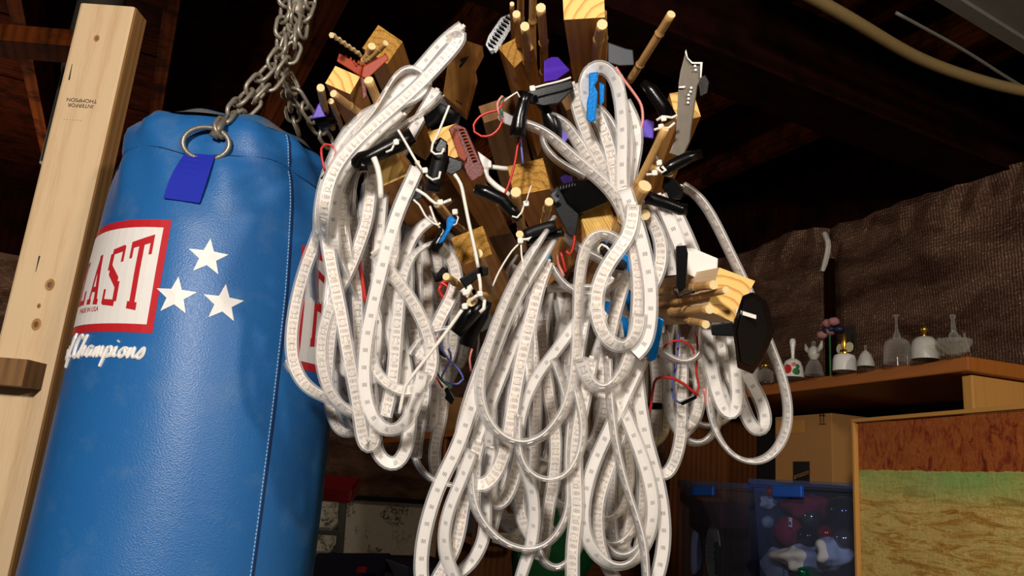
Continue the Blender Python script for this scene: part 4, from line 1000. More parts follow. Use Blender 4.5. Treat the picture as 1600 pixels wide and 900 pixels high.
wr_([(811, 215), (808, 232), (804, 256), (796, 285), (788, 305)], .74, 'red', 'red wire hanging from the black strap behind the middle post')
wr_([(813, 215), (815, 235), (817, 256)], .742, 'bluew', 'blue wire hanging from the black strap')
wr_([(508, 268), (503, 248), (502, 232), (508, 225), (518, 227), (525, 238), (522, 250), (515, 262)], .745, 'red', 'red wire arch at the upper left beside the blue bag')
wr_([(544, 228), (534, 234), (522, 242), (516, 255), (510, 268), (502, 280)], .748, 'blackw', 'black wire crossing the strips beside the blue bag')
wr_([(560, 400), (564, 425), (568, 450), (571, 472)], .80, 'red', 'red wire running down between the left strips', .0022)
wr_([(550, 440), (555, 470), (565, 490), (572, 505)], .82, 'bluew', 'blue wire behind the left strips')
wr_([(690, 444), (686, 452), (694, 466), (700, 448), (688, 441), (702, 440)], .79, 'red', 'tangle of red wire under the forked black clip', .0018)
wr_([(700, 482), (696, 500), (686, 514), (682, 540), (678, 560)], .82, 'red', 'red wire running down at the edge of the left strips', .0014)
wr_([(704, 482), (698, 505), (690, 540), (700, 560), (715, 575), (724, 592), (716, 600), (700, 598), (690, 590), (705, 560), (700, 545)], .83, 'bluew', 'blue wire tangle below the lower left clips')
wr_([(738, 545), (734, 560), (736, 580)], .83, 'pinkw', 'pink wire below the hanging black connector')
wr_([(678, 585), (686, 596), (692, 606)], .80, 'red', 'red wire end entering the small black plug at the lower left')
wr_([(680, 578), (690, 594), (706, 606)], .81, 'greenw', 'green wire end beside the small black plug at the lower left')
slab([(694, 608), (700, 604), (711, 622), (706, 633), (694, 622), (697, 618)], .79, .008, 'black', 'small black plug hanging at the lower left of the bundle', 'black_plug', 'plug')
slab([(680, 540), (686, 543), (700, 556), (696, 560), (684, 552)], .85, .006, 'black', 'black plug in the shadows behind the left strips', 'black_plug', 'plug')
wr_([(870, 398), (872, 412), (878, 425), (881, 432)], .76, 'pinkw', 'pink wire pair entering the pale strip end in the middle', .0016)
wr_([(876, 394), (880, 408), (884, 425)], .762, 'red', 'red wire beside the pink pair in the middle', .0014)
wr_([(898, 368), (896, 385), (890, 398), (884, 392)], .765, 'red', 'red wire hooking down from the black hexagon', .0015)
wr_([(962, 105), (975, 125), (990, 145), (1002, 165), (1004, 190), (998, 210)], .79, 'pinkw', 'pink wire arching right of the strip fan', .0016)
wr_([(1034, 548), (1044, 536), (1062, 532), (1078, 540), (1085, 555), (1076, 565), (1050, 566), (1036, 555)], .80, 'red', 'red wire loop under the short pine post')
wr_([(1088, 520), (1090, 545), (1088, 580), (1092, 605), (1086, 620), (1092, 616)], .80, 'red', 'red wire hanging down to the black plug at the right')
wr_([(1088, 616), (1068, 600), (1048, 590), (1026, 592), (1020, 610), (1016, 640), (1008, 652)], .79, 'red', 'long red and black wire curving from the black plug at the right', .0015)
wr_([(1060, 520), (1058, 560), (1050, 600), (1052, 620), (1062, 630)], .82, 'bluew', 'blue wire hanging at the right beside the red loop')
slab([(1060, 628), (1086, 616), (1090, 622), (1066, 634)], .79, .006, 'black', 'black plug joining red wires at the right', 'black_plug', 'plug')
slab([(1008, 628), (1036, 630), (1036, 640), (1008, 640)], .83, .006, 'black', 'black plug in the gap right of the main strip bunch', 'black_plug', 'plug')
wr_([(1100, 606), (1103, 620), (1104, 635)], .80, 'pinkw', 'short pink wire end beside the big loop at the right', .0022)
cp = slab([(777, 178), (785, 173), (806, 184), (804, 199), (788, 193), (779, 188)], .735, .008, 'plug', 'clear connector end with coloured wires above the middle post', 'clear_connector', 'connector')
#==STRIPS==
UPV = Vector((0, 0, 1))
def strip(pts, d, face=0, e=0.0, label='', tw=None, W=.0145, T=.0052, group=None, free=False, world=None, uoff=None):
    ctl = world if world else pxpath(pts, d)
    sp = spline(ctl, .0045); 
    for _ in range(10): sp = [sp[0]] + [(sp[i - 1] + sp[i] * 2 + sp[i + 1]) / 4 for i in range(1, len(sp) - 1)] + [sp[-1]]
    n = len(sp); tw = R.uniform(-.35, .35) if tw is None else tw; ph = R.uniform(0, 6)
    cen = sum(sp, Vector()) / n; tC = CAM - cen; Fv = Vector((tC.x, tC.y, tC.z * .4)).normalized()
    gs, gc = G(), G(); L = R.uniform(0, 50); prevN = None; rs = []
    for i, p in enumerate(sp):
        t = (sp[min(i + 1, n - 1)] - sp[max(i - 1, 0)]).normalized()
        pe = t.cross(Fv).normalized(); fa = (Fv - Fv.dot(t) * t).normalized()
        w_ = max(0.0, min(1.0, (abs(t.z) * 1.15 - .15))) ** 1.2 * (1 - e)
        ang = (1 - w_) * PI / 2 * .93 + tw * .8 * math.sin(i * .024 + ph) * (1 if w_ > .2 else .4)
        N = fa * math.cos(ang) + pe * math.sin(ang)
        if prevN is not None:
            N = (prevN * .82 + N * .18); 
        N = (N - N.dot(t) * t).normalized(); prevN = N
        B = t.cross(N)
        if i: L += (p - sp[i - 1]).length
        rs.append((p, N, B, L))
    prof = [(-.5, -.22), (-.5, .22), (-.38, .5), (.38, .5), (.5, .22), (.5, -.22), (.38, -.5), (-.38, -.5)]; b = 0
    for (p, N, B, L) in rs:
        for (x, y) in prof: gs.v.append(p + B * (x * W) + N * (y * T))
        for (x, y) in ((-.36, -.12), (-.36, .12), (.36, .12), (.36, -.12)): gc.v.append(p + B * (x * W) + N * (y * T))
    for i in range(len(rs) - 1):
        for k in range(8):
            k2 = (k + 1) % 8; gs.f.append((i * 8 + k, i * 8 + k2, i * 8 + 8 + k2, i * 8 + 8 + k)); gs.uv.append([(0, 0)] * 4); gs.m.append(0)
        l0, l1 = rs[i][3], rs[i + 1][3]
        for k in range(4):
            k2 = (k + 1) % 4; gc.f.append((i * 4 + k, i * 4 + k2, i * 4 + 4 + k2, i * 4 + 4 + k))
            us = (0, 1) if k == 1 else (1, 0) if k == 3 else (0, 0)
            gc.uv.append([(us[0], l0), (us[1], l0), (us[1], l1), (us[0], l1)]); gc.m.append(0 if k != 3 else 1)
    e_ = (len(rs) - 1)
    gs.f += [(0, 1, 2, 3, 4, 5, 6, 7), tuple(e_ * 8 + k for k in range(7, -1, -1))]; gs.uv += [[(0, 0)] * 8] * 2; gs.m += [0, 0]
    gc.f += [(0, 1, 2, 3), tuple(e_ * 4 + k for k in range(3, -1, -1))]; gc.uv += [[(0, 0)] * 4] * 2; gc.m += [0, 0]
    th = thing('led_strip', sp[0], label, 'led strip', group)
    gl = G(); nxt = rs[0][3]; sg = 1 if face else -1
    for i in range(len(rs) - 1):
        if rs[i][3] >= nxt:
            nxt += 1 / 60; p, N, B, _ = rs[i]; t = (rs[i + 1][0] - p).normalized(); h = .0021; q = p + N * T * .12 * sg; a0 = .0024
            v = [q - B * a0 - t * a0, q + B * a0 - t * a0, q + B * a0 + t * a0, q - B * a0 + t * a0]; w4 = [k + N * h * .55 * sg for k in v]
            gl.quad(w4)
            for k in range(4): j = (k + 1) % 4; gl.quad([v[k], v[j], w4[j], w4[k]])
    gc.build('printed_tape', None, th, ['tape', 'tapef'] if not face else ['tapef', 'tape'], smooth=False)
    gl.build('led_row', 'led', th)['kind'] = 'stuff'
    gs.build('silicone_sleeve', 'sleeve', th, smooth=True)
    return th
SL = [
 # left cluster
 ([(652, 262), (648, 276), (632, 305), (612, 360), (596, 420), (582, 480), (571, 540), (568, 590), (573, 630), (584, 658), (603, 679), (622, 676), (640, 655), (652, 620), (660, 580)], .735, 0, 0, 'brightest straight strip, running down from the round black clamp into a loop'),
 ([(575, 245), (555, 252), (530, 268), (514, 295), (507, 330), (512, 380), (520, 430), (530, 475), (538, 520), (545, 560), (553, 600), (561, 645), (566, 685), (572, 706), (584, 706), (588, 680), (582, 640), (578, 600)], .755, 1, 0, 'long lettered strip from the left shoulder down to the lowest left bend'),
 ([(522, 290), (512, 325), (498, 365), (480, 410), (468, 450), (458, 500), (455, 540), (460, 575), (474, 600), (490, 613), (512, 622), (532, 634), (552, 642)], .80, 1, 0, 'leftmost lettered strip lying over the logo of the blue bag'),
 ([(582, 262), (578, 300), (575, 340), (562, 380), (545, 425), (528, 455), (512, 490), (504, 520), (501, 550), (505, 585), (516, 616), (532, 636), (552, 650), (575, 655)], .78, 1, .15, 'curved strip sweeping in front of the logo and under the left bunch'),
 ([(536, 250), (541, 270), (546, 295), (549, 325), (553, 370), (557, 420), (558, 480), (562, 540), (570, 600)], .80, 1, 0, 'straight lettered strip hanging just right of the bag edge'),
 ([(676, 342), (660, 350), (645, 368), (633, 395), (626, 425), (622, 460), (622, 500), (630, 550), (638, 600), (641, 640), (640, 675), (634, 704), (621, 731), (602, 727), (588, 708), (585, 680), (590, 640)], .77, 0, 0, 'strip making the lowest round bend of the left bunch'),
 ([(690, 378), (678, 377), (662, 381), (647, 392), (636, 410), (629, 435), (624, 465), (621, 500), (618, 540), (613, 600), (602, 650)], .75, 1, .25, 'strip arching up to the black sheath beside the small blue clip'),
 ([(688, 386), (700, 394), (711, 410), (717, 430), (712, 455), (698, 478), (684, 505), (672, 535), (655, 560)], .76, 1, 0, 'emerging right under the small blue clip over the rough post edge'),
 ([(585, 395), (604, 418), (622, 440), (640, 464), (656, 492), (668, 520), (677, 555), (675, 582), (663, 605), (645, 614), (625, 615), (606, 605), (592, 590), (582, 570), (577, 545), (580, 500)], .745, 1, .35, 'looping strip crossing the brightest straight strip and swinging round to the right'),
 ([(588, 425), (596, 460), (604, 490), (612, 522), (618, 552), (620, 582), (619, 606), (610, 628), (594, 649), (578, 662)], .765, 0, .1, 'strip that curls left beneath the looping strip of the left bunch'),
 ([(700, 62), (722, 44), (728, 48), (716, 66), (690, 95), (655, 133), (618, 166), (578, 202), (545, 234), (524, 262), (512, 290), (506, 330), (508, 380, .76), (518, 430, .80), (530, 480, .84)], .72, 1, 0, 'bright fold pointing up right to the ceiling atop the left bunch'),
 ([(722, 40), (705, 50), (686, 70), (664, 97), (640, 124), (612, 150), (580, 178), (552, 205), (530, 235), (516, 268), (512, 310, .77), (518, 360, .80), (526, 410, .84)], .745, 0, .2, 'strip lying behind the bright fold that points to the ceiling'),
 ([(668, 122), (657, 106), (640, 102), (620, 115), (604, 140), (585, 172), (560, 200), (538, 228), (520, 262), (506, 305), (502, 350, .77), (512, 400, .81), (520, 440, .84)], .74, 1, .8, 'rope-like strip arching above the bright fold near the rough upper post'),
 ([(664, 118), (672, 130), (664, 146), (640, 158), (612, 168), (585, 190), (560, 222), (540, 250), (524, 290), (520, 340, .79), (530, 400, .83), (538, 450, .86)], .76, 0, .6, 'thin strip curl tucked under the bright fold'),
 ([(690, 150), (670, 172), (648, 184), (618, 203), (590, 222), (564, 250), (552, 290), (552, 350, .82), (560, 410, .86)], .77, 0, .9, 'clear rope-like strip coming in from the black box behind the notched post'),
 ([(682, 140), (668, 165), (650, 195), (630, 235), (612, 262, .85), (600, 320, .88), (598, 380, .90)], .84, 0, 0, 'dull strip behind the dark bamboo stick, its marks turned outward'),
 ([(640, 150), (598, 162), (566, 174), (546, 196), (528, 228), (514, 262), (503, 300), (498, 345), (494, 385, .80), (490, 430, .83), (492, 470, .86)], .765, 1, .4, 'outermost left strip of the upper fan beside the bag chain'),
 ([(630, 178), (600, 200), (572, 228), (550, 256), (530, 285), (520, 330), (522, 380), (534, 440, .80), (544, 500, .83), (552, 560, .86)], .75, 0, 0, 'broad strip in the middle of the upper left fan'),
 ([(655, 140), (628, 172), (600, 205), (576, 232), (555, 262), (538, 300), (534, 350), (542, 400), (552, 460, .83), (562, 520, .86)], .775, 1, 0, 'shaded strip on the right side of the upper left fan'),
 ([(560, 262), (548, 262), (530, 270), (516, 290), (512, 330), (519, 370), (532, 410), (546, 445, .79), (562, 485, .82), (575, 540, .86), (582, 590, .88)], .77, 0, .8, 'rope-like strip curving around the rounded handle end'),
 ([(598, 290), (594, 340), (592, 400), (590, 470), (588, 540), (590, 590), (598, 640), (592, 660)], .80, 0, 0, 'grey strip hanging straight behind the smooth ringed post'),
 ([(682, 480), (672, 510), (658, 545), (645, 575), (620, 610), (600, 650)], .86, 0, .1, 'strip running diagonally behind the wires of the left bunch'),
 ([(704, 512), (690, 512), (670, 517), (652, 530), (640, 552)], .76, 1, .7, 'short strip pulled into the ribbed black tube'),
 ([(446, 566), (447, 582), (452, 592), (462, 590), (470, 578)], .85, 0, .9, 'small strip end poking out left over the blue bag'),
 ([(640, 690), (648, 716), (656, 734), (670, 748), (688, 756), (708, 760), (730, 758)], .84, 1, .7, 'strip swinging from the left bunch across to the middle bunch'),
 ([(696, 560), (693, 600), (692, 626), (690, 654), (684, 674), (680, 695), (678, 720), (684, 748)], .88, 1, 0, 'yellowed strip hanging alone in the gap between the two bunches'),
 ([(645, 500), (648, 530), (656, 570), (664, 600), (662, 630), (655, 660), (650, 690), (648, 715)], .80, 1, .1, 'strip on the right flank of the left bunch above the gap'),
 # middle cluster
 ([(872, 366, .82), (860, 380, .75), (848, 397), (832, 420), (814, 450), (800, 477), (788, 504), (776, 536), (762, 572), (748, 604), (735, 640), (722, 680), (704, 722), (690, 748), (677, 782), (666, 820), (659, 858), (657, 895), (662, 930)], .725, 0, 0, 'broad, bright, triple-marked, along the left edge of the middle bunch'),
 ([(862, 346, .80), (852, 364, .74), (840, 380), (824, 404), (808, 432), (794, 460), (782, 488), (770, 520), (758, 555), (749, 590), (748, 620), (754, 646), (766, 668), (780, 684), (798, 694), (820, 697), (840, 690), (860, 674), (877, 652), (890, 624), (897, 590), (900, 550), (903, 500), (905, 440), (911, 395), (922, 371), (936, 361), (952, 363), (968, 376), (982, 390)], .71, 1, .55, 'large round loop across the front of the middle bunch'),
 ([(856, 408), (851, 420), (842, 442), (836, 470), (829, 500), (821, 532), (811, 580), (804, 620), (797, 665), (786, 715), (770, 750), (748, 767), (730, 756), (720, 730), (719, 695), (726, 655), (738, 615), (752, 575), (766, 540)], .735, 1, 0, 'yellow-spotted and lettered, looping at the lower left of the middle bunch'),
 ([(835, 470), (818, 505), (800, 540), (786, 580), (774, 608), (762, 640), (748, 676), (734, 712), (722, 745), (712, 775), (700, 810), (693, 850), (702, 888), (716, 910)], .75, 0, 0, 'strip running behind the yellow-spotted one to the bottom edge'),
 ([(748, 690), (738, 728), (728, 765), (721, 808), (714, 845), (703, 873), (687, 898), (672, 925)], .74, 1, 0, 'lettered strip slanting down to the bottom left corner of the bunch'),
 ([(735, 735), (736, 774), (743, 800), (756, 820), (772, 840), (790, 852), (812, 858), (835, 861), (855, 854), (872, 836), (886, 810), (892, 780), (889, 745), (888, 700), (893, 650), (880, 600), (865, 560)], .73, 1, .7, 'wide rope-like loop near the bottom of the middle bunch'),
 ([(738, 705), (718, 756), (704, 788), (695, 820), (693, 850), (698, 876), (710, 903), (716, 920)], .725, 0, .3, 'thin grey strip bending beside the broad bright strip near the bottom'),
 ([(768, 700), (761, 740), (758, 780), (759, 820), (754, 850), (742, 874), (724, 893), (700, 906)], .77, 0, .35, 'strip that curls left to the bottom edge, inside the wide rope-like loop'),
 ([(955, 435), (925, 470), (898, 508), (866, 552), (842, 582), (826, 612), (814, 645), (809, 680), (813, 715), (826, 745), (834, 780), (835, 815), (829, 858), (818, 885), (810, 915)], .745, 0, .3, 'strip crossing diagonally from upper right to the left, then down the centre'),
 ([(810, 650), (808, 690), (812, 715), (822, 736), (840, 750), (862, 755), (882, 748), (900, 728), (910, 700), (913, 668), (908, 635), (900, 608), (893, 570)], .715, 1, .65, 'tight round bend central in the middle bunch below the large loop'),
 ([(1004, 560), (985, 600), (965, 645), (943, 690), (924, 735), (914, 775), (911, 805), (914, 836), (924, 860), (940, 878), (960, 889), (980, 888), (996, 878), (1009, 855), (1018, 828), (1021, 800), (1018, 768), (1008, 730), (996, 695), (980, 655), (966, 620), (955, 580)], .73, 0, .2, 'big pear-shaped loop at the lower right of the middle bunch'),
 ([(992, 560), (996, 600), (1001, 640), (1010, 690), (1022, 730), (1030, 762), (1036, 800), (1038, 840), (1034, 875), (1024, 910)], .745, 0, 0, 'outermost right strip running down to the bottom edge'),
 ([(950, 560), (952, 610), (957, 660), (964, 705), (978, 760), (992, 800), (1004, 840), (1008, 872), (1010, 915)], .715, 1, .75, 'rope-like strip crossing the pear-shaped loop from upper left to the bottom'),
 ([(925, 560), (915, 610), (905, 660), (899, 710), (900, 760), (902, 800), (896, 840), (894, 880), (895, 918)], .725, 1, .25, 'strip hanging straight down left of the pear-shaped loop'),
 ([(978, 655), (962, 700), (950, 735), (938, 768), (933, 800), (934, 835), (938, 862), (948, 885), (964, 910)], .755, 1, .2, 'inner strip following the left side of the pear-shaped loop'),
 ([(832, 795), (835, 840), (842, 870), (856, 890), (874, 892), (892, 878), (906, 856), (911, 830), (906, 790)], .76, 1, .6, 'lowest small bend between the wide loop and the pear-shaped loop'),
 ([(925, 790), (940, 818), (958, 812), (974, 795), (983, 765), (984, 725), (978, 680)], .84, 1, .5, 'short loop glimpsed inside the upper part of the pear-shaped loop'),
 ([(920, 810), (935, 845), (960, 853), (984, 840), (998, 816), (1004, 790), (1004, 750), (1000, 700)], .86, 1, .5, 'dim loop inside the pear-shaped loop, second from its bottom'),
 ([(930, 820), (946, 858), (964, 872), (982, 873), (998, 862), (1010, 840)], .83, 0, .6, 'dim loop lying just above the bottom of the pear-shaped loop'),
 ([(816, 680), (808, 728), (799, 760), (788, 786), (774, 797), (766, 780), (770, 740), (780, 700)], .78, 1, 0, 'lettered, folded at its lower end, lower left of the middle bunch'),
 ([(792, 690), (785, 735), (779, 775), (771, 812), (766, 832)], .80, 0, 0, 'strip end cut square below the folded lettered strip'),
 ([(818, 700), (813, 745), (811, 790), (817, 820), (830, 842), (846, 858)], .82, 1, .2, 'strip behind the centre line bending right above the wide loop'),
 ([(845, 500), (850, 560), (858, 620), (868, 680), (866, 740), (856, 800), (850, 860), (846, 875)], .83, 1, 0, 'tan lettered strip hanging in front of the green cloth'),
 ([(905, 560), (915, 590), (930, 612), (948, 612), (966, 596), (978, 575), (986, 550), (992, 525), (997, 480), (997, 430), (990, 385), (982, 350), (973, 310)], .705, 1, .35, 'from the fan, swinging left in a deep bend at the right'),
 ([(990, 320), (988, 352), (980, 374), (964, 393), (947, 416), (935, 442), (930, 470), (932, 497), (941, 522), (957, 542), (974, 548), (988, 541), (997, 522), (999, 490)], .695, 1, .1, 'lettered strip with a C-shaped bend right of the centre'),
 ([(976, 295), (985, 325), (994, 345), (1001, 370), (1009, 402), (1015, 435), (1017, 465), (1016, 500), (1012, 530), (1004, 552), (992, 554)], .70, 0, 0, 'bright and triple-marked, at the right front beside the pine post sticks'),
 ([(990, 305), (1004, 322), (1018, 343), (1029, 362), (1034, 385), (1034, 408), (1028, 430), (1016, 452)], .74, 1, 0, 'lettered strip bulging right beside the bright triple-marked one'),
 ([(1030, 305), (1038, 328), (1047, 346), (1056, 366), (1063, 386)], .735, 0, 0, 'short strip ending in the upright black connector'),
 ([(1020, 315), (1032, 345), (1041, 370), (1047, 400), (1050, 430)], .76, 0, .4, 'strip hanging left of the upright black connector'),
 ([(1050, 320), (1062, 344), (1072, 366), (1083, 392), (1092, 418)], .80, 0, 0, 'dull strip passing behind the white hexagonal plate'),
 ([(864, 420), (876, 442), (890, 456), (910, 463), (930, 464), (946, 458), (960, 448), (972, 437), (981, 424)], .735, 0, .9, 'with pink wires at its end, lying across the middle like rope'),
 ([(855, 450), (880, 450), (905, 450), (930, 450)], .80, 0, .8, 'short horizontal strip piece behind the pink-wired strip'),
 ([(978, 430), (971, 450), (964, 475), (956, 505), (950, 535), (944, 570), (938, 620)], .745, 1, 0, 'grey lettered strip hanging inside the C-shaped bend'),
 ([(884, 368), (890, 380), (904, 392), (922, 398), (942, 404), (955, 418)], .79, 0, .8, 'strip arching in front of the layered-grain post'),
 # upper middle fan
 ([(806, 190), (822, 193), (842, 199), (862, 214), (880, 232), (900, 250), (922, 268), (944, 287), (962, 305), (975, 330), (984, 360)], .74, 1, .1, 'strip leaving the clear connector and running right into the fan'),
 ([(860, 182), (870, 178), (882, 189), (893, 206), (908, 230), (924, 256), (942, 280), (960, 305)], .76, 1, .2, 'second strip of the fan, beginning at the second black strap'),
 ([(896, 132), (897, 145), (901, 165), (909, 190), (921, 220), (937, 248), (951, 276), (968, 308)], .755, 1, .45, 'strip of the fan descending from the long black box'),
 ([(930, 188), (918, 172), (911, 148), (911, 120), (922, 102), (940, 97), (956, 108), (966, 135), (971, 170), (973, 220), (971, 270), (974, 320)], .735, 0, .3, 'strip looping around the tall blue clip at the top'),
 ([(934, 168), (948, 178), (958, 193), (965, 212), (970, 240)], .76, 0, .85, 'short rope-like strip right of the tall blue clip'),
 ([(930, 172), (936, 188), (946, 208), (953, 232), (960, 268), (965, 296), (970, 320)], .75, 1, 0, 'lettered strip of the fan below the tall blue clip'),
 ([(975, 160), (986, 178), (994, 200), (995, 222), (990, 250), (983, 280), (980, 312)], .765, 0, .1, 'strip bulging out on the right side of the fan'),
 ([(852, 184), (844, 190), (842, 208), (846, 226), (855, 240), (870, 252), (890, 264), (914, 276)], .79, 0, .9, 'thin rope-like strip sagging left above the big black hexagon'),
 ([(905, 158), (908, 175), (916, 200), (932, 240), (945, 270), (960, 300)], .79, 0, .1, 'strip at the back of the fan, between its second and third strips'),
 ([(962, 120), (968, 150), (976, 190), (982, 230), (978, 270), (976, 310)], .75, 0, .2, 'broad strip at the centre right of the fan'),
 # right cluster
 ([(1066, 290), (1085, 300), (1105, 325), (1125, 362), (1142, 398), (1158, 430), (1180, 480), (1203, 540), (1219, 580), (1229, 617), (1232, 655), (1224, 687), (1207, 711), (1181, 724), (1150, 717), (1128, 693), (1115, 665), (1108, 633), (1109, 600), (1113, 567), (1118, 530)], .80, 1, .55, 'largest open loop at the far right, passing behind the black hexagonal plate'),
 ([(1140, 500), (1145, 540), (1149, 575), (1152, 607), (1153, 635), (1148, 655), (1138, 656), (1128, 640), (1120, 612), (1112, 580), (1108, 550), (1105, 515)], .78, 0, 0, 'narrow folded strip with clear marks under the black hexagonal plate'),
 ([(1116, 505), (1124, 532), (1136, 568), (1150, 605), (1163, 642), (1176, 672), (1188, 684), (1197, 676), (1197, 655), (1190, 628), (1178, 604), (1164, 586), (1155, 555)], .80, 0, 0, 'narrow folded strip inside the largest open loop, reaching lower right'),
 ([(1066, 530), (1066, 580), (1065, 630), (1064, 680), (1057, 715), (1045, 742), (1034, 749), (1022, 738), (1014, 715), (1010, 680), (1008, 640)], .86, 1, 0, 'lettered strip loop hanging lowest in the gap right of the middle bunch'),
 ([(1040, 520), (1045, 580), (1044, 633), (1053, 665), (1067, 687), (1088, 697), (1107, 689), (1121, 668), (1126, 640), (1124, 600)], .88, 0, .6, 'dim round loop in the gap, second lowest'),
 ([(1052, 600), (1056, 628), (1072, 652), (1093, 665), (1115, 668), (1133, 660), (1146, 645)], .90, 0, .7, 'dim loop crossing behind the largest open loop'),
 ([(1085, 540), (1091, 575), (1094, 620), (1090, 649), (1080, 668), (1066, 678)], .87, 1, .1, 'strip hanging in the middle of the right-hand gap'),
 ([(1028, 546), (1048, 561), (1069, 571), (1088, 564), (1101, 545), (1110, 518)], .79, 0, .5, 'strip sagging just under the short pine post'),
 ([(1024, 560), (1028, 610), (1024, 650), (1019, 690), (1010, 720)], .90, 1, .1, 'dim strip at the left edge of the right-hand gap'),
 ([(1104, 520), (1108, 545), (1118, 580), (1128, 605), (1138, 640), (1146, 652)], .83, 0, 0, 'strip slanting behind the narrow folded strips at the right')]
for it in SL:
    pts, d, face, e, lb = it
    strip(pts, d, face, e, 'LED strip: ' + lb if False else 'white LED strip, ' + lb)
def lw(k): return k
# dense inner loops: real hanging coils further back in the bundle
ORD = ['first', 'second', 'third', 'fourth', 'fifth', 'sixth', 'seventh', 'eighth', 'ninth', 'tenth', 'eleventh', 'twelfth', 'thirteenth', 'fourteenth', 'fifteenth', 'sixteenth', 'seventeenth', 'eighteenth', 'nineteenth', 'twentieth', 'twenty-first', 'twenty-second', 'twenty-third', 'twenty-fourth', 'twenty-fifth', 'twenty-sixth', 'twenty-seventh']
def inner(n, xr, ytop, ybot, dr, group, label, wr=(25, 90), er=(0, .5)):
    made = []
    for i in range(n):
        x = R.uniform(*xr); d = R.uniform(*dr); yt = R.uniform(*ytop); yb = R.uniform(*ybot); w_ = R.uniform(*wr); sk = R.uniform(-35, 35)
        dz = R.uniform(-.06, .06)
        pts = [(x + w_ * .1, yt - 45, d + .13), (x - w_ * .15, yt, d + .03), (x - w_ * .45 + sk * .3, yt + (yb - yt) * .4, d), (x - w_ * .5 + sk * .6, yt + (yb - yt) * .78, d + dz * .3), (x - w_ * .22 + sk * .8, yb - 8, d + dz * .5), (x + sk * .85, yb, d + dz * .5), (x + w_ * .28 + sk * .8, yb - 12, d + dz * .5), (x + w_ * .5 + sk * .6, yt + (yb - yt) * .75, d + dz * .7), (x + w_ * .45 + sk * .3, yt + (yb - yt) * .4, d + dz), (x + w_ * .3, yt + 20, d + dz + .04), (x + w_ * .1, yt - 30, d + dz + .14)]
        made.append((pts[5][0], strip(pts, d, R.random() < .6, R.uniform(*er), label, group=group)))
    for i, (x, o) in enumerate(sorted(made, key=lambda q: q[0])): o['label'] = '%s, %s from left by lowest bend' % (label, ORD[i])
inner(16, (535, 665), (300, 400), (560, 700), (.86, 1.02), 'inner strips of the left bunch', 'dim inner LED strip loop of the left bunch')
inner(12, (620, 700), (370, 430), (560, 660), (.86, 1.02), 'inner strips behind the small blue clip', 'shadowed LED strip loop behind the small blue clip')
inner(26, (790, 960), (440, 520), (700, 850), (.87, 1.06), 'inner strips of the middle bunch', 'dim inner LED strip loop of the middle bunch')
inner(12, (930, 1000), (400, 540), (680, 880), (.86, 1.04), 'inner strips at the right of the middle bunch', 'LED strip loop deep in the right side')
inner(4, (1035, 1100), (510, 540), (600, 690), (.88, .98), 'inner strips of the right bunch', 'dim LED strip loop under the short pine post')
#==BACK==
def vline(u, v, off=0.0):       # point on the vertical plane of the shelf front, pushed inward by off
    a = SF0 + SN * off; r = ray(u, v); n = SN; t = (a - CAM).dot(n) / r.dot(n); return CAM + r * t
SF0 = atz(1512, 556, CH + .31); SF1 = atz(1130, 610, CH + .31); SD = (SF1 - SF0).normalized(); SN = Vector((SD.y, -SD.x, 0))
if SN.x < 0: SN = -SN
up = Vector((0, 0, 1))
SL_ = (Vector((vline(1040, 650).x, vline(1040, 650).y, 0)) - Vector((SF0.x, SF0.y, 0))).length
shelf = thing('shelf_unit', SF0, 'long brown wooden shelf unit with glass bells on its top board', 'shelf')
DP = .35; zt0 = SF0.z
def sbox(name, s0, s1, o0, o1, z0, z1, mat, parent=shelf):
    g = G(); c = SF0 + SD * (s0 + s1) / 2 + SN * (o0 + o1) / 2; c.z = (z0 + z1) / 2
    dims = [(SD * (s1 - s0)), SN * (o1 - o0), up * (z1 - z0)]
    k = max(range(3), key=lambda i: dims[i].length); a = [dims[(k + 1) % 3], dims[(k + 2) % 3], dims[k]]
    g.box(c, *a); o = g.build(name, mat, parent)
    bm = bmesh.new(); bm.from_mesh(o.data); bmesh.ops.remove_doubles(bm, verts=bm.verts, dist=1e-6); bmesh.ops.recalc_face_normals(bm, faces=bm.faces); bm.to_mesh(o.data); bm.free()
    m = o.modifiers.new('b', 'BEVEL'); m.width = .003; m.segments = 2; return o
sbox('top_board', 0, SL_, 0, DP, zt0 - .030, zt0, 'shelf')
sbox('side_panel', .02, .045, .03, DP - .01, zt0 - 1.6, zt0 - .032, 'frame')
sbox('side_panel', SL_ - .045, SL_, .0, DP - .01, zt0 - 1.6, zt0 - .032, 'shelfd')
sbox('back_panel', .05, SL_ - .05, DP - .02, DP - .008, zt0 - 1.6, zt0 - .032, 'dark')
zb_in = vline(1200, 905, .05).z - .06
sbox('inner_shelf', .05, SL_ - .05, .01, DP - .03, vline(1100, 1040, .05).z - .03, vline(1100, 1040, .05).z, 'shelfd')
zfl = vline(1100, 1040, .05).z
def clean(o, bw=.0015):
    bm = bmesh.new(); bm.from_mesh(o.data); bmesh.ops.remove_doubles(bm, verts=bm.verts, dist=1e-6); bmesh.ops.recalc_face_normals(bm, faces=bm.faces); bm.to_mesh(o.data); bm.free()
    if bw: m = o.modifiers.new('b', 'BEVEL'); m.width = bw; m.segments = 2
    return o
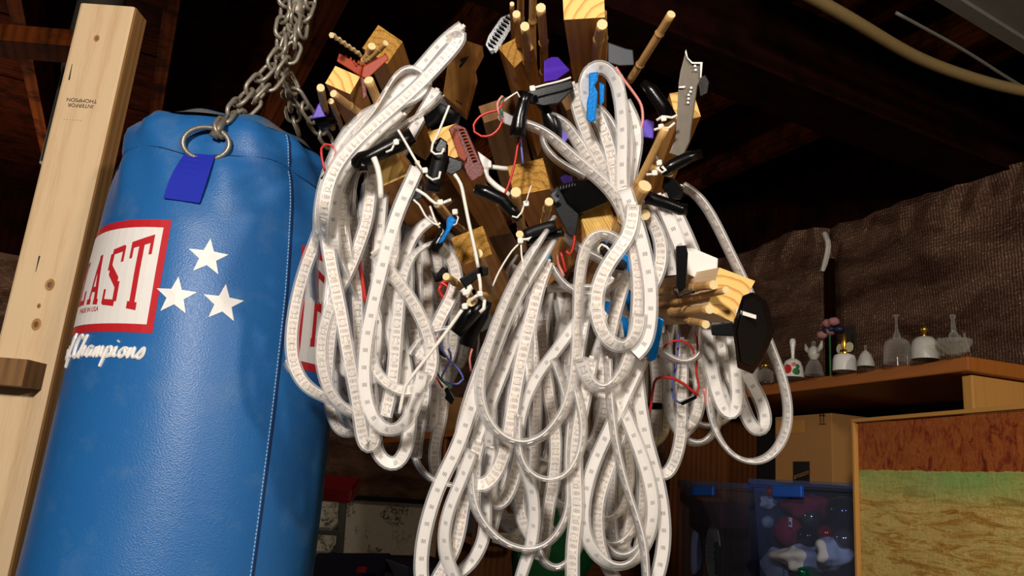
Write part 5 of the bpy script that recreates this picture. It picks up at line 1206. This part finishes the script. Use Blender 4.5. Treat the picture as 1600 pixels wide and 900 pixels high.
# second shelf unit near the far corner
z2 = CH + .16; a = atz(596, 685, z2); b = atz(735, 666, z2)
d2n = (b - a).normalized(); n2 = Vector((-d2n.y, d2n.x, 0)); n2 = n2 if n2.x > 0 else -n2; L2 = (b - a).length + .1
s2 = thing('shelf_unit', a, 'second wooden shelf unit in the far corner, between the two strip bunches', 'shelf')
def on2(u, v, off=0):
    p0 = a + n2 * off; r = ray(u, v); return CAM + r * ((p0 - CAM).dot(n2) / r.dot(n2))
def s2box(name, s0, s1, o0, o1, z0, z1, mat):
    g = G(); c = a + d2n * (s0 + s1) / 2 + n2 * (o0 + o1) / 2; c.z = (z0 + z1) / 2; D = [n2 * (o1 - o0), up * (z1 - z0), d2n * (s1 - s0)]
    D.sort(key=lambda q: q.length); g.box(c, D[0], D[1], D[2]); return clean(g.build(name, mat, s2), .002)
s2box('top_board', 0, L2, 0, .36, z2 - .028, z2, 'shelf')
sp = (on2(681, 760) - a).dot(d2n)
s2box('side_panel', sp - .02, sp + .02, .02, .34, .3, z2 - .03, 'shelf')
s2box('side_panel', L2 - .03, L2, .02, .34, .3, z2 - .03, 'shelfd')
s2box('back_panel', sp, L2 - .03, .34, .352, .3, z2 - .03, 'shelfd')
zl = on2(760, 848, .02).z
s2box('lower_shelf', sp + .02, L2 - .03, .015, .33, zl - .022, zl, 'shelfd')
def boxat(name, p, dx, dy, dz, mat, label, cat, bw=.003, parent=None):
    g = G(); D = [Vector(dx), Vector(dy), Vector(dz)]; c = Vector(p) + Vector(dz) / 2; D.sort(key=lambda q: q.length); g.box(c, *D)
    o = clean(g.build(name, mat, parent), bw); return tag(o, label, cat) if parent is None else o
pc = on2(668, 664, .14); pc.z = z2
ct = boxat('carton', pc, d2n * .55, n2 * .22, up * .20, 'carton', 'cardboard carton on the second shelf unit, behind the left bunch of strips', 'box')
put_text('red_print', 'FRAGILE', .05, on2(690, 625, .0295) , d2n, up, 'pinkred', ct)
p = on2(760, 840, .12); p.z = zl
boxat('storage_case', p, d2n * .3, n2 * .16, up * .10, 'bin', 'dim clear plastic case on the lower board of the second shelf unit', 'case', .006)
p = on2(735, 840, .22); p.z = zl
boxat('storage_case', p, d2n * .12, n2 * .1, up * .16, 'navy', 'dark boxed case at the left end of the lower board of the second shelf unit', 'case', .006)
g = G(); cpt = on2(795, 845, .08); cpt.z = zl + .006
for k in range(4):
    g.tube([cpt + up * k * .006 + d2n * (.07 + .006 * k) * math.cos(t * PI / 12) + n2 * (.045) * math.sin(t * PI / 12) for t in range(25)], .0035, 6, cap=False)
tag(g.build('coiled_cable', 'zip', None, smooth=True), 'white cable coiled on the lower board of the second shelf unit', 'cable')
# green cloth bundle and blue object behind the middle bunch
def blob(name, c, rx, ry, rz, mat, label, cat, amp=.12, seed=1, parent=None, n=24, sq=1):
    rr = random.Random(seed); ph = [rr.uniform(0, 6) for _ in range(6)]; g = G(); V = []
    for i in range(n // 2 + 1):
        row = []; t = PI * i / (n // 2)
        for k in range(n):
            a = 2 * PI * k / n; f = 1 + amp * (math.sin(3 * a + ph[0] + 2 * math.cos(t * 2)) * .5 + math.sin(5 * t + ph[1] + a) * .4 + math.sin(7 * a + ph[2]) * .2) * math.sin(t)
            row.append(len(g.v)); g.v.append(Vector(c) + Vector((rx * math.sin(t) * math.cos(a) * f, ry * math.sin(t) * math.sin(a) * f, rz * math.cos(t) * f)))
        V.append(row)
    for i in range(n // 2):
        for k in range(n): k2 = (k + 1) % n; g.f.append((V[i][k], V[i + 1][k], V[i + 1][k2], V[i][k2])); g.uv.append([(k / n, i / n)] * 4); g.m.append(0)
    o = g.build(name, mat, parent, smooth=True); return tag(o, label, cat) if parent is None else o
blob('green_sack', P(868, 835, 2.5), .13, .13, .26, 'green', 'dark green cloth sack behind the middle bunch of strips', 'sack', .2, 4)
blob('blue_ball', P(790, 805, 2.7), .09, .09, .09, 'navy', 'dark blue rounded thing glimpsed behind the folded strip in the middle', 'ball', .05, 2)
g = G(); q0, q1 = P(915, 763, 2.65), P(1042, 766, 2.75); g.box((q0 + q1) / 2, (0, 0, .022), n2 * .02, q1 - q0); tag(clean(g.build('shelf_rail', 'offw')), 'pale horizontal shelf rail behind the pear-shaped strip loop', 'rail')
rl = [((880, 960), .03), ((1015, 960), .03)]
g = G()
for u in (925, 1036): p0, = (P(u, 764, 2.66 + (u - 915) * .0008),); g.box(Vector((p0.x, p0.y, p0.z / 2 - .01)), (.02, 0, 0), (0, .02, 0), (0, 0, p0.z - .02))
tag(g.build('rail_leg', 'shelfd'), 'slim dark uprights carrying the pale shelf rail', 'rail')
boxat('small_box', P(955, 800, 3.0), (.13, 0, 0), (0, .1, 0), (0, 0, .09), 'blackm', 'small dark box behind the pear-shaped strip loop', 'box')
boxat('small_box', P(985, 822, 2.9), (.06, 0, 0), (0, .05, 0), (0, 0, .06), 'redp', 'tiny red and black box in the gap of the pear-shaped strip loop', 'box')
boxat('dark_crate', P(960, 930, 2.9), (.5, 0, 0), (0, .3, 0), (0, 0, .2), 'shelfd', 'dark brown crate at the bottom behind the pear-shaped strip loop', 'crate')
# red and grey folding step stool
st = thing('step_stool', P(520, 900, 2.7), 'grey plastic step stool with a red top beside the blue bag', 'step stool')
def pq(u, v, d=2.7): return P(u, v, d)
g = G(); c = (pq(470, 768) + pq(552, 771)) / 2; wv = pq(552, 771) - pq(470, 768); wv.z = 0
g.box(c + FA * .06, up * .052, FA * .16, wv); clean(g.build('red_top', 'redp', st), .008)
def bar(u0, v0, u1, v1, w_, nm='frame_bar'):
    g = G(); A, B = pq(u0, v0), pq(u1, v1); dd = B - A; s = dd.cross(FA).normalized(); g.box((A + B) / 2, s * w_, FA * .03, dd); clean(g.build(nm, 'grey', st), .006)
bar(536, 783, 524, 950, .026, 'leg'); bar(485, 829, 534, 831, .022, 'rung'); bar(485, 868, 528, 869, .026, 'rung'); bar(515, 832, 533, 814, .014, 'gusset'); bar(512, 866, 530, 850, .014, 'gusset')
g = G(); A, B = P(560, 783, 2.85), P(556, 960, 2.85); g.box((A + B) / 2, up * 0 + SA * .03, FA * .02, B - A); 
boxat('navy_tote', P(537, 905, 2.5) - up * .0, SA * .26, FA * .3, (0, 0, .035), 'navy', 'dark blue lid of a tote at the bottom edge beside the blue bag', 'tote', .01)
boxat('navy_box', P(652, 905, 2.6), (.22, .02, 0), (-.02, .3, 0), (0, 0, .06), 'navy', 'dark navy carton below the stained concrete wall', 'box')
boxat('red_item', P(565, 893, 2.45), SA * .03, FA * .03, (0, 0, .01), 'redp', 'small red item on the dark blue tote lid', 'item', .002)
# solid dark bar on the far wall, painted-in shade of the gap under the foil
g = G(); g.box((0, YF - .02, ZB - .012), (0, .05, 0), (0, 0, .03), (4.4, 0, 0)); g.build('foil_gap_shade', 'dark')['kind'] = 'structure'
# ---- glass bells and figurines on the top board
def onshelf(u, v):
    p = atz(u, v, zt0); return p
def bell(name, u, vb, vt, wpx, prof, mat, label, cat='bell', n=24, mats=None):
    p = onshelf(u, vb); dpt = (p - CAM).dot(FA); h = (vb - vt) / F * dpt * .99; w_ = wpx / F * dpt / 2
    t = thing(name, p, label, cat)
    for nm, mt, pr in prof:
        g = G(); g.lathe(p, [(r * w_, z * h) for r, z in pr], n); g.build(nm, mt, t, smooth=True)
    return t, p, h, w_
BODY = [(1, 0), (.98, .06), (.86, .2), (.78, .35), (.66, .48), (.4, .55), (.1, .58), (0, .58)]
t, p, h, w_ = bell('glass_bell', 1239, 590, 527, 34, [('bell_body', 'wht', [(1, 0), (.97, .08), (.9, .25), (.72, .4), (.35, .47), (.1, .48)]), ('handle', 'wht', [(.16, .46), (.14, .55), (.2, .75), (.28, .9), (.22, .98), (0, 1)])], None, 'white porcelain bell painted with a red strawberry and green leaves')
def decal(p, w_, th, z, rw, rh, mat, par, rad):
    n3 = -Vector((ray(1240, 560).x, ray(1240, 560).y, 0)).normalized(); s3 = up.cross(n3); g = G()
    pts = []
    for k in range(10):
        a = 2 * PI * k / 10; an = th + rw * math.cos(a); pts.append(p + (n3 * math.cos(an) + s3 * math.sin(an)) * rad + up * (z + rh * math.sin(a)))
    g.quad(pts); g.build('painted_fruit' if mat == 'straw' else 'painted_leaf', mat, par)
decal(p, w_, -.5, h * .18, .42, h * .12, 'straw', t, w_ * .99); decal(p, w_, .3, h * .12, .35, h * .09, 'leaf', t, w_ * 1.0); decal(p, w_, .1, h * .30, .25, h * .05, 'straw', t, w_ * .93); decal(p, w_, .45, h * .25, .2, h * .06, 'leaf', t, w_ * .96)
t, p, h, w_ = bell('glass_figurine', 1272, 586, 531, 30, [('skirt', 'glass', [(1, 0), (.9, .1), (.8, .25), (.5, .4), (.3, .46)]), ('torso', 'frost', [(.3, .44), (.55, .55), (.62, .68), (.4, .8), (.2, .84)]), ('head', 'glass', [(.05, .82), (.22, .88), (.22, .96), (.05, 1.0)])], None, 'clear glass angel figurine with ear-like wings, right of the strawberry bell', 'figurine')
for sgn in (-1, 1):
    g = G(); s3 = SD * -sgn; g.tube([p + up * h * .6 + s3 * w_ * .4, p + up * h * .78 + s3 * w_ * 1.1, p + up * h * .95 + s3 * w_ * 1.3], [.003, .006, .002], 8); g.build('wing', 'frost', t, smooth=True)
t, p, h, w_ = bell('perfume_bottle', 1196, 596, 565, 28, [('bottle_body', 'glass', [(.9, 0), (.9, .5), (.5, .62), (.3, .66)]), ('stopper', 'gold', [(.25, .64), (.5, .75), (.45, .9), (0, 1)])], None, 'small glass bottle with a gold flower stopper behind the black hexagonal plate', 'bottle')
bell('glass_cup', 1176, 598, 574, 22, [('cup_body', 'frost', [(.7, 0), (.8, .5), (1, 1), (.9, 1), (.7, .5), (0, .1)])], None, 'small frosted cup half hidden behind the black hexagonal plate', 'cup')
t, p, h, w_ = bell('ceramic_bell', 1320, 580, 508, 36, [('bell_body', 'wht', [(1, 0), (.98, .1), (.95, .25), (.85, .34), (.5, .38), (.3, .385)]), ('collar', 'gold', [(.36, .37), (.38, .41), (.36, .47), (.2, .47)]), ('handle', 'gold', [(.15, .46), (.26, .6), (.2, .78), (.1, .85), (0, .86)])], None, 'white ribbed bell with a gold figure and dark round backing')
for sgn in (-1, 1):
    g = G(); g.tube([p + up * h * .52 + SD * sgn * w_ * .55, p + up * h * .52 + SD * sgn * w_ * .55 + SN * .003], .012, 12); g.build('round_leaf', 'cream', t)
g = G(); g.box(p + up * h * .78 + SN * .02, SN * .006, SD * .03, up * h * .5); g.build('dark_backing', 'ink', t)
bell('glass_bell', 1353, 573, 538, 26, [('bell_body', 'frost', [(1, 0), (.95, .2), (.7, .5), (.4, .66), (.15, .74)]), ('handle', 'glass', [(.14, .72), (.1, .85), (.2, .95), (0, 1)])], None, 'small cut-glass bell with a pale frosted surface, between the gold-collared and the tall clear bell')
bell('glass_bell', 1403, 568, 488, 42, [('bell_body', 'glass', [(1, 0), (.98, .12), (.96, .3), (.85, .42), (.55, .49), (.2, .5)]), ('handle', 'glass', [(.3, .49), (.26, .56), (.12, .66), (.08, .85), (.1, .94), (.26, .98), (0, 1)])], None, 'tall plain clear glass bell with a slender handle')
t, p, h, w_ = bell('marble_bell', 1446, 562, 507, 41, [('bell_body', 'frost', [(1, 0), (1, .15), (.98, .35), (.88, .52), (.6, .64), (.2, .68), (0, .68)]), ('stem', 'gold', [(.12, .66), (.1, .75), (.22, .82), (.3, .9), (.12, 1), (0, 1)])], None, 'domed white marble bell with a small gold figure on top')
t, p, h, w_ = bell('glass_swan', 1492, 555, 489, 52, [('bowl', 'glass', [(.3, 0), (.6, .08), (.95, .25), (1, .36), (.8, .34), (.3, .15)]), ('neck_ball', 'glass', [(0, .28), (.25, .34), (.3, .46), (.2, .56), (.1, .6)]), ('neck', 'glass', [(.14, .56), (.13, .75), (.1, .85), (.18, .97), (.1, 1)])], None, 'clear glass swan dish with faceted wings at the right corner of the shelf', 'figurine')
for k in range(7):
    g = G(); a0 = p + SD * (w_ * (.95 - k * .3)) + up * h * .03; g.tube([a0, a0 + up * h * (.34 + .12 * abs(k - 3) / 3) + SD * .004], [.006, .002], 6); g.build('facet', 'glass', t)
fp = onshelf(1272, 586) + SN * .05; sg = thing('flower_spray', Vector((fp.x, fp.y, zt0)), 'faded pink artificial flower standing behind the glass angel', 'flower')
g = G(); g.tube([Vector((fp.x, fp.y, zt0)), Vector((fp.x, fp.y, zt0 + .12))], .0025, 6); g.build('stem', 'leaf', sg)
for k in range(7): blob('petal', Vector((fp.x, fp.y, zt0 + .125)) + SD * R.uniform(-.028, .028) + up * R.uniform(-.012, .02) + SN * R.uniform(-.01, .01), .014, .014, .011, 'petal' if k % 3 else 'navy', None, None, .15, k, sg, 12)
# ---- carton with tape inside the shelf, clear bins, painting
def onbin(u, v, off): return vline(u, v, off)
c0_ = onbin(1300, 645, .12); zt_c = c0_.z; z_bt = onbin(1250, 755, .10).z
cA = onbin(1211, 642, .12); cB = onbin(1299, 644, .12); cA.z = cB.z = 0
wdt = (cB - cA).length
ctn = thing('cardboard_box', Vector(((cA + cB) / 2).to_tuple()) + up * z_bt, 'cardboard box with black tape and two up arrows inside the shelf unit', 'box')
g = G(); cc = (cA + cB) / 2 + SN * .1; g.box(Vector((cc.x, cc.y, (zt_c + z_bt) / 2)), SN * .2, up * (zt_c - z_bt), SD * wdt); clean(g.build('box_body', 'carton', ctn), .002)
def cp_(u, v): return vline(u, v, .1185)
g = G(); g.quad([cp_(1239, 756), cp_(1265, 756), cp_(1265, 721), cp_(1239, 721)]); g.build('black_tape', 'tapeb', ctn)
put_text('tape_lettering', 'amazon', .021, vline(1252, 741, .114), SD * -1 + up * .25, up, 'carton', ctn)
g = G(); g.quad([cp_(1213, 678), cp_(1258, 676), cp_(1258, 655), cp_(1213, 657)]); g.build('clear_label', 'frame', ctn)
for du in (0, 5):
    g = G(); A = lambda u, v: vline(u + du, v, .117)
    g.quad([A(1281, 660), A(1282.4, 660), A(1282.4, 648), A(1281, 648)]); g.quad([A(1279.3, 650), A(1284, 650), A(1281.7, 645)]); g.build('arrow_print', 'ink', ctn)
g = G(); A = lambda u, v: vline(u, v, .117); g.quad([A(1280, 663), A(1290, 663), A(1290, 661.6), A(1280, 661.6)]); g.build('arrow_print', 'ink', ctn)
def bin_(uL, uR, vT, label, mat='bin', latch=None):
    A, B = onbin(uL, vT, .03), onbin(uR, vT, .03); A.z = B.z = (A.z + B.z) / 2; zt = A.z; w_ = (B - A).length; h = zt - zfl - .001; dpth = .27
    t = thing('storage_bin', (A + B) / 2 - up * h, label, 'storage bin'); m = (A + B) / 2 + SN * dpth / 2; g = G(); dr = (B - A).normalized()
    def ring(z, k): return [Vector((m.x, m.y, z)) + dr * sx * (w_ / 2 - k) + SN * sy * (dpth / 2 - k) for sx, sy in ((-1, -1), (1, -1), (1, 1), (-1, 1))]
    levels = [(zt, 0), (zt - .012, 0), (zt - .014, .008), (zfl + .005, .035), (zfl + .002, .04)]; rg = [ring(*l) for l in levels]
    for r0, r1 in zip(rg, rg[1:]):
        for k in range(4): j = (k + 1) % 4; g.quad([r0[j], r0[k], r1[k], r1[j]])
    g.quad(rg[-1]); g.build('bin_body', mat, t)
    g = G(); g.box(m + up * 0 + Vector((0, 0, 0)), up * .012, SN * dpth, dr * w_) if False else None
    for (ax, ay, L3) in ((0, -1, w_), (0, 1, w_)): g.box(Vector((m.x, m.y, zt + .003)) + SN * ay * (dpth / 2 - .006), up * .014, SN * .018, dr * (w_ + .01))
    for sx in (-1, 1): g.box(Vector((m.x, m.y, zt + .003)) + dr * sx * (w_ / 2 - .006), up * .014, dr * .018, SN * dpth)
    g.build('rim', 'bin', t)
    if latch:
        l0, l1 = onbin(latch[0], vT + 6, .024), onbin(latch[1], vT + 6, .024); g = G(); g.box((l0 + l1) / 2 - up * .008, SN * .012, up * .03, l1 - l0); clean(g.build('latch', 'bluelid', t), .003)
    return t, A, B, zt, m
bin_(1054, 1166, 757, 'left clear blue storage bin holding a maroon box, on the shelf under the open loops', latch=(1081, 1116))
bin_(1172, 1334, 757, 'right clear blue storage bin with baubles, a felt ball and white tissue', latch=(1209, 1254))
def inb(u, v, off): return vline(u, v, off)
p = inb(1124, 823, .12); boxat('maroon_box', p, SD * .17, SN * .1, up * .075, 'maroon', 'maroon box inside the left storage bin', 'box')
g = G(); c = inb(1115, 862, .085); g.tube([c + SD * .0 - SN * .004, c + SN * .012], .001, 4) if False else None
pl = thing('oval_sign', c, 'oval cream sign with a black border and a cut-out profile inside the left storage bin', 'sign')
for nm, mt, rx, rz, o in (('border', 'ink', .052, .098, 0), ('plaque', 'cream', .040, .084, -.005)):
    g = G(); pts = [c + SD * rx * math.cos(k * PI / 16) + up * (rz * math.sin(k * PI / 16)) + SN * o for k in range(32)]; nn = -SN; g.poly(pts, nn, .006); clean(g.build(nm, mt, pl), 0)
g = G(); prof = [(-.042, .0), (-.03, .012), (-.012, .010), (-.010, -.004), (-.018, -.012), (-.008, -.022), (-.018, -.03), (-.012, -.042), (-.02, -.05), (-.02, -.085), (-.055, -.085), (-.055, 0)]
g.poly([c + SD * x * 1.0 + up * (z + .02) - SN * .0062 for x, z in prof], -SN, .001); clean(g.build('silhouette', 'ink', pl), 0)
for k in range(6): put_text('script_line', 'llml lmlm', .008, c - SD * -.008 + up * (.035 - k * .013) - SN * .0064, -SD, up, 'grayink', pl)
blob('white_cloth', inb(1082, 862, .10), .022, .04, .08, 'cloth', 'crumpled white tissue at the left side of the left storage bin', 'tissue', .25, 8)
blob('felt_ball', inb(1232, 830, .09), .038, .038, .040, 'mag', 'magenta felt ball with a white tag inside the right storage bin', 'ball', .03, 3)
g = G(); q = inb(1235, 816, .045); g.box(q, SN * .001, SD * .012, up * .024); tg = tag(g.build('paper_tag', 'whitep'), 'white tag with a dark square hanging on the magenta felt ball', 'tag'); g = G(); g.box(q - SN * .001 - up * .003, SN * .0006, SD * .007, up * .008); g.build('dark_square', 'ink', tg)
blob('felt_cloth', inb(1262, 792, .14), .07, .06, .035, 'mag', 'magenta felt cloth behind the baubles in the right storage bin', 'cloth', .2, 5)
for (u, v, o, r, mt, lb) in [(1262, 838, .09, .028, 'ballb', 'dark blue bauble beside the magenta felt ball'), (1268, 808, .12, .026, 'balls', 'grey glossy bauble above the dark blue one'), (1290, 833, .09, .020, 'ballr', 'shining red bauble between the blue and the silver ones'), (1318, 842, .09, .024, 'balls', 'silver bauble at the right edge of the right storage bin'), (1316, 800, .12, .04, 'ballb', 'big black sequinned bauble in the upper right of the right storage bin')]:
    blob('bauble', inb(u, v, o), r, r, r, mt, lb, 'bauble', 0)
blob('white_cloth', inb(1262, 872, .10), .10, .05, .035, 'cloth', 'large fold of white tissue under the baubles in the right storage bin', 'tissue', .3, 12, None, 36)
blob('white_cloth', inb(1300, 862, .08), .045, .04, .035, 'cloth', 'peaked fold of white tissue under the silver bauble', 'tissue', .3, 15, None, 36)
blob('white_cloth', inb(1212, 885, .09), .03, .04, .05, 'cloth', 'white tissue at the lower left of the right storage bin', 'tissue', .3, 19, None, 36)
blob('white_ribbon', inb(1200, 785, .08), .025, .02, .018, 'cloth', 'pale translucent ribbon in the upper left of the right storage bin', 'ribbon', .3, 22)
blob('green_foil', inb(1262, 897, .06), .03, .02, .02, 'ballg', 'shiny green foil at the bottom of the right storage bin', 'foil', .3, 23)
blob('red_bow', inb(1203, 768, .05), .010, .01, .013, 'redp', 'small red bow beside the blue latch of the right storage bin', 'bow', .1, 24)
blob('cream_candle', inb(1200, 816, .10), .018, .018, .018, 'cream', 'cream candle stub at the left inside the right storage bin', 'candle', .05, 25)
# painting leaning in front of the shelf
zt3 = CH + .165; a3 = atz(1333, 655, zt3); b3 = atz(1600, 632, zt3); d3 = (b3 - a3).normalized(); n3 = Vector((d3.y, -d3.x, 0)); n3 = n3 if n3.dot(CAM - a3) > 0 else -n3
W3, H3 = .95, 1.15; pt = thing('painting', a3 + d3 * W3 / 2 - up * H3, 'abstract painting in a thin wooden frame, rust red over yellow green, at the lower right', 'painting')
dn3 = (-up - n3 * -.0).normalized()
def pp(x, y, o=0): return a3 + d3 * x + dn3 * y + n3 * o
g = G(); N3 = 60
g.quad([pp(.008, H3 - .008, -.004), pp(W3 - .008, H3 - .008, -.004), pp(W3 - .008, .008, -.004), pp(.008, .008, -.004)], [(0, H3), (W3, H3), (W3, 0), (0, 0)])
g.quad([pp(.008, .008, -.012), pp(W3 - .008, .008, -.012), pp(W3 - .008, H3 - .008, -.012), pp(.008, H3 - .008, -.012)])
g.build('canvas', 'painting', pt)
for nm, x0, y0_, x1, y1_ in (('frame_bar', 0, 0, W3, .007), ('frame_bar', 0, H3 - .007, W3, H3), ('frame_bar', 0, .007, .007, H3 - .007), ('frame_bar', W3 - .007, .007, W3, H3 - .007)):
    g = G(); c = (pp(x0, y0_) + pp(x1, y1_)) / 2; A, B = d3 * (x1 - x0), dn3 * (y1_ - y0_)
    if A.length > B.length: g.box(c - n3 * .002, n3 * .014, B, A)
    else: g.box(c - n3 * .002, n3 * .014, A, B)
    clean(g.build(nm, 'frame', pt), .001)
